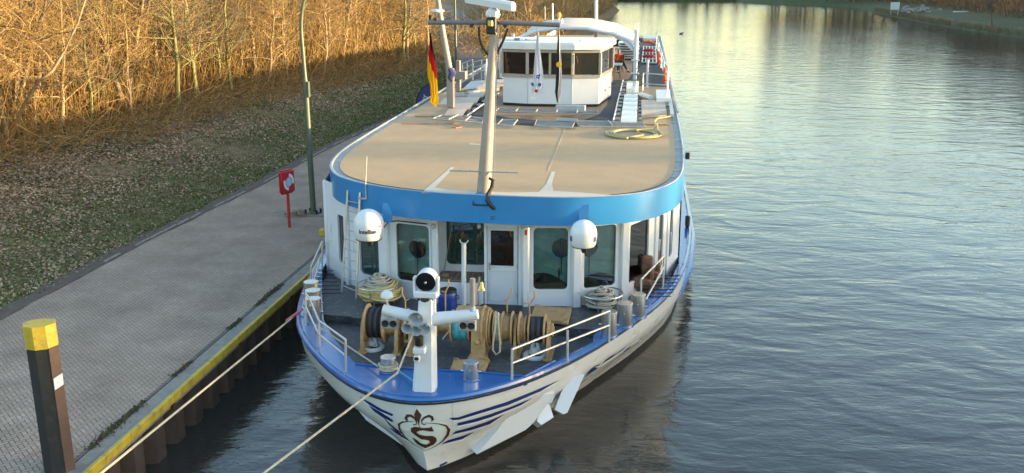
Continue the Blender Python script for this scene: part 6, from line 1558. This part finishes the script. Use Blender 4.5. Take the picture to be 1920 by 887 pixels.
# tall white pole behind, beacon, small aerials
g = MB(); a = PY(1118, 80, 60); g.tube([(a.x, 60, ZR), (a.x, 60, ZR+.5), PY(1118, -5, 60)], [.13, .11, .09], 10); g.build('stern_pole', M['white'], ship, smooth=True)
g = MB(); c = PY(1048, 33, Ya+3); g.tube([c-Vector((0, 0, .5)), c], .03, 6); g.build('beacon_stem', M['white'], ship); g = MB(); g.lathe([(.10, -.02), (.13, .08), (.12, .2), (.06, .28)], c, n=16); M['amber'] = mat('amber_beacon', (.8, .35, .06), .3); g.build('beacon', M['amber'], ship, smooth=True)
for (px, y0, y1) in ((1036, 7, 40), (1022, 12, 38), (1054, 35, 44), (983, 55, 66)):
    g = MB(); g.tube([PY(px, y1, Ya+1), PY(px, y0, Ya+1)], .03, 6); g.build('aerial', M['alu'], ship, smooth=True)
# ---- terrace furniture and guest
def table(px, py, s=.8, label='', grp=None):
    c = PZ(px, py, ZR); t = thing('terrace_table', c, label, 'table', grp)
    g = MB()
    for k in range(5): g.box((c.x, c.y-.4*s+k*.2*s, ZR+.74), (.9*s, .17*s, .035))
    g.build('top', M['paint_grey'], t)
    for sx in (-1, 1):
        for sy in (-1, 1): g = MB(); g.tube([(c.x+sx*.35*s, c.y+sy*.3*s, ZR+.72), (c.x+sx*.38*s, c.y-sy*.3*s, ZR+.01)], .025, 6); g.build('leg', M['darkwood'], t)
    return t
table(1143, 146, 1.5, 'slatted grey terrace table nearest to the wheelhouse corner'); table(1148, 128, 1.5, 'slatted grey terrace table in front of the seated person')
def chair(px, py, rz, label, grp=None):
    c = PZ(px, py, ZR); t = thing('terrace_chair', c, label, 'chair', grp); Mx = Matrix.Translation(c) @ Matrix.Rotation(rz, 4, 'Z')
    g = MB(); g.box((0, 0, .44), (.5, .5, .05)); g.v = [tuple(Mx @ Vector(v)) for v in g.v]; g.build('seat', M['darkwood'], t)
    g = MB(); g.box((0, .25, .75), (.5, .05, .55)); g.v = [tuple(Mx @ Vector(v)) for v in g.v]; g.build('backrest', M['darkwood'], t)
    for sx in (-1, 1):
        for sy in (-1, 1): g = MB(); g.tube([Mx @ Vector((sx*.22, sy*.2, .44)), Mx @ Vector((sx*.23, sy*.24, 0))], .025, 6); g.build('leg', M['darkwood'], t)
        g = MB(); g.tube([Mx @ Vector((sx*.25, -.2, .44)), Mx @ Vector((sx*.25, -.22, .65)), Mx @ Vector((sx*.25, .24, .68))], .022, 6); g.build('armrest', M['darkwood'], t)
    return t
chair(1160, 136, R(-80), 'dark terrace chair carrying the person in the orange red jacket'); chair(1139, 156, R(90), 'dark folding chair beside the near terrace table'); chair(1140, 118, R(170), 'dark terrace chair at the far side of the tables')
# stacked loungers
for i in range(7):
    c = PZ(1178, 112, ZR); g = MB(); z = ZR+.15+i*.16; g.box((c.x, c.y+.5, z), (1.35, 2.0, .04), bev=.01, rz=rnd.uniform(-.04, .04)); o = g.build('sun_lounger', M['plasticw'])
    q = MB(); q.box((c.x, c.y+.5, z-.06), (1.2, 1.7, .05), bev=.01); q.build('frame', M['greybar'], o)
    tag(o, 'white folded sun lounger in the stack beside the awning post', 'sun lounger', 'stacked sun loungers on the terrace')
# person
def skin(name, verts, edges, radii, m, parent=None, sub_=1):
    me = bpy.data.meshes.new(name); me.from_pydata(verts, edges, []); o = bpy.data.objects.new(name, me); C.objects.link(o)
    md = o.modifiers.new('skin', 'SKIN'); md.use_smooth_shade = True
    for i, r in enumerate(radii): me.skin_vertices[0].data[i].radius = r if isinstance(r, tuple) else (r, r)
    me.skin_vertices[0].data[0].use_root = True
    s = o.modifiers.new('sub', 'SUBSURF'); s.levels = sub_; s.render_levels = sub_+1
    dg = bpy.context.evaluated_depsgraph_get(); m2 = bpy.data.meshes.new_from_object(o.evaluated_get(dg)); bpy.data.objects.remove(o)
    m2.materials.clear(); m2.materials.append(m)
    for p in m2.polygons: p.use_smooth = True
    o = bpy.data.objects.new(name, m2); C.objects.link(o); o.parent = parent; return o
pc = PZ(1160, 136, ZR)
person = thing('person', pc, 'person in an orange red jacket seated at the terrace table behind the wheelhouse', 'person'); person.rotation_euler = (0, 0, R(10))
M['skin'] = mat('skin', (.45, .27, .19), .6); M['trousers'] = mat('dark_blue_trousers', (.015, .018, .03), .8); M['hair'] = mat('fair_brown_hair', (.25, .15, .07), .7)
pv = [(0, .05, .52), (0, .10, .75), (0, .12, .98), (0, .11, 1.06), (0, .08, 1.14), (0, .06, 1.26), (-.20, .1, .97), (-.25, -.02, .74), (-.12, -.22, .78), (.20, .1, .97), (.27, -.02, .74), (.16, -.2, .70), (-.1, 0, .50), (-.14, -.42, .52), (-.10, -.40, .12), (-.10, -.50, .06), (.1, 0, .50), (.22, -.42, .54), (.42, -.52, .18), (.48, -.62, .12)]
pe = [(0, 1), (1, 2), (2, 3), (3, 4), (4, 5), (2, 6), (6, 7), (7, 8), (2, 9), (9, 10), (10, 11), (0, 12), (12, 13), (13, 14), (14, 15), (0, 16), (16, 17), (17, 18), (18, 19)]
prr = [.14, .13, .15, .055, .09, .085, .07, .05, .035, .07, .05, .035, .10, .075, .045, .04, .10, .075, .045, .04]
skin('body', pv, pe, prr, M['skin'], person)
jr = [(0, .06, .50), (0, .10, .72), (0, .12, .96), (0, .11, 1.03), (-.20, .1, .97), (-.25, -.02, .74), (-.14, -.18, .775), (.20, .1, .97), (.27, -.02, .74), (.18, -.16, .71)]
skin('jacket', jr, [(0, 1), (1, 2), (2, 3), (2, 4), (4, 5), (5, 6), (2, 7), (7, 8), (8, 9)], [.165, .16, .18, .08, .09, .07, .055, .09, .07, .055], M['orange'], person)
skin('trousers', [(0, .05, .50), (-.1, 0, .50), (-.14, -.42, .52), (-.10, -.40, .14), (.1, 0, .50), (.22, -.42, .54), (.41, -.51, .2)], [(0, 1), (1, 2), (2, 3), (0, 4), (4, 5), (5, 6)], [.15, .12, .09, .06, .12, .09, .06], M['trousers'], person)
skin('shoes', [(.41, -.51, .16), (.46, -.6, .10), (.52, -.70, .09)], [(0, 1), (1, 2)], [.05, .055, .04], M['black'], person); skin('shoes', [(-.10, -.40, .10), (-.10, -.46, .05), (-.10, -.60, .04)], [(0, 1), (1, 2)], [.05, .05, .04], M['black'], person)
skin('hair', [(0, .13, 1.10), (0, .13, 1.22), (0, .08, 1.31)], [(0, 1), (1, 2)], [.08, .10, .085], M['hair'], person)
# ---- starboard edge: railing, grids, red bags, lifebuoys
sg = sub('solar_grid', ship, PZ(1215, 115, ZR)); a, b, c, d = [PZ(*q, ZR+.1) for q in ((1204, 117), (1231, 118), (1229, 88), (1207, 87))]
g = MB()
for k in range(5): g.tube([a.lerp(b, k/4), d.lerp(c, k/4)], .05, 4)
for k in range(6): g.tube([a.lerp(d, k/5), b.lerp(c, k/5)], .05, 4)
g.build('grid_bars', M['alu'], sg); g = MB(); g.slab([p-Vector((0, 0, .08)) for p in (a, b, c, d)], (0, 0, .03)); g.build('grid_base', M['darkfloor'], sg)
for i, (px, py) in enumerate(((1216, 95), (1216, 106))):
    c = PZ(px, py, ZR+.25); g = MB(); g.tube([c+Vector((-.40, 0, 0)), c+Vector((-.25, 0, .03)), c+Vector((.25, 0, .03)), c+Vector((.38, 0, 0))], [.05, .12, .12, .05], 10)
    tag(g.build('red_bag', M['red'], smooth=True), ('farther' if i == 0 else 'nearer')+' dark red rolled bundle lying on the metal grid near the starboard rail', 'bundle')
rl = sub('stern_railing', ship, PZ(1255, 180, ZR)); rp = []
for (px, py, h) in ((1256, 184, 52), (1258, 168, 46), (1250, 150, 40), (1245, 128, 34), (1240, 108, 28), (1236, 92, 22)):
    p = PZ(px-6, py, ZR); 
    q = Vector((min(1.45, p.x), p.y, ZR)); rp.append(q); g = MB(); g.tube([q, q+Vector((0, 0, 1.05))], .035, 6); g.build('post', M['alu'], rl, smooth=True)
for z in (.4, .72, 1.05):
    g = MB(); g.tube([q+Vector((0, 0, z)) for q in rp], .03, 6); g.build('bar', M['alu'], rl, smooth=True)
g = MB(); q = rp[0]; g.tube([q+Vector((0, 0, 1.05)), q+Vector((-1.1, .3, 1.1)), q+Vector((-1.1, .3, 0))], .035, 6); g.tube([q+Vector((0, 0, .6)), q+Vector((-1.1, .3, .6))], .03, 6); g.build('bar', M['alu'], rl, smooth=True)
def buoy(c, label, ax=(1, 0, 0)):
    ax = Vector(ax).normalized(); u = ax.orthogonal().normalized(); v = ax.cross(u); g = MB()
    g.tube([Vector(c)+(u*math.cos(a)+v*math.sin(a))*.32 for a in [i*math.pi/10 for i in range(20)]], .085, 8, closed=True); tag(g.build('lifebuoy', M['orange'], smooth=True), label, 'lifebuoy')
buoy(rp[3]+Vector((-.15, .3, .6)), 'orange lifebuoy on the starboard stern rail, farther one'); buoy(rp[1]+Vector((-.15, .9, .6)), 'orange lifebuoy on the starboard rail, nearer one')
g = MB(); a = PZ(1213, 165, ZR); g.box((a.x, a.y, ZR+.7), (.10, .08, 1.4)); g.build('barrier_post', M['white'], ship)
g = MB(); g.tube([(a.x, a.y, ZR+1.35), PY(1192, 130, Ya)], .015, 4); g.build('barrier_rope', M['black'], ship)
g = MB(); P = quadpx([(1206, 72), (1232, 72), (1230, 66), (1204, 66)], ZR+.3); g.slab(P, (0, 0, -.2)); g.build('stern_box', M['paint_grey'], ship)
g = MB(); c = PZ(1216, 80, ZR+.2); g.tube([c+Vector((-.5, 0, 0)), c+Vector((0, 0, .08)), c+Vector((.5, 0, 0))], [.05, .13, .05], 8); tag(g.build('red_bag', M['orange'], smooth=True), 'orange cover bundle lying near the stern of the ship', 'bundle')
g = MB()
for s in (-1, 1): g.tube([Vector((1.5 if s > 0 else -9.6, 42, ZR+.04)), Vector((1.55 if s > 0 else -9.6, 95, ZR+.04))], .05, 6)
g.build('edge_rail', M['galv'], ship, smooth=True)
for i, px in enumerate((1100, 1135, 1160)):
    c = PZ(px, 92, ZR); g = MB(); g.box((c.x, c.y, ZR+.45), (1.5, .8, .5), bev=.08); tag(g.build('covered_furniture', M['black'], smooth=True), ['left', 'middle', 'right'][i]+' one of three black covered furniture stacks under the awning', 'furniture', None)
g = MB(); c = PZ(1020, 72, ZR); g.box((c.x, 84, ZR+.2), (3.0, 1.5, .25)); g.build('blue_locker', M['banner'], ship)
# stepped yellow bumper on the quay side
c = PZ(610, 460, ZD); g = MB(); g.lathe([(.12, -.12), (.16, -.08), (.16, .1), (.12, .13)], c+Vector((-.12, .3, .35)), n=18); tag(g.build('yellow_bollard', M['yellow'], smooth=True), 'small yellow mooring bollard on the quay edge beside the port railing', 'bollard')
# duck
dk_ = PZ(1277, 64, 0); g = MB(); g.lathe([(.01, -.35), (.12, -.25), (.2, 0), (.15, .2), (.02, .33)], dk_+Vector((0, 0, .06)), (1, .1, .03), 12); g.lathe([(.01, -.12), (.08, 0), (.075, .06), (.01, .14)], dk_+Vector((.3, 0, .3)), (1, 0, .1), 10); g.tube([dk_+Vector((.24, 0, .1)), dk_+Vector((.28, 0, .3))], .06, 6)
tag(g.build('duck', M['darkwood'], smooth=True), 'lone small duck swimming on the bright river beyond the ship', 'duck')
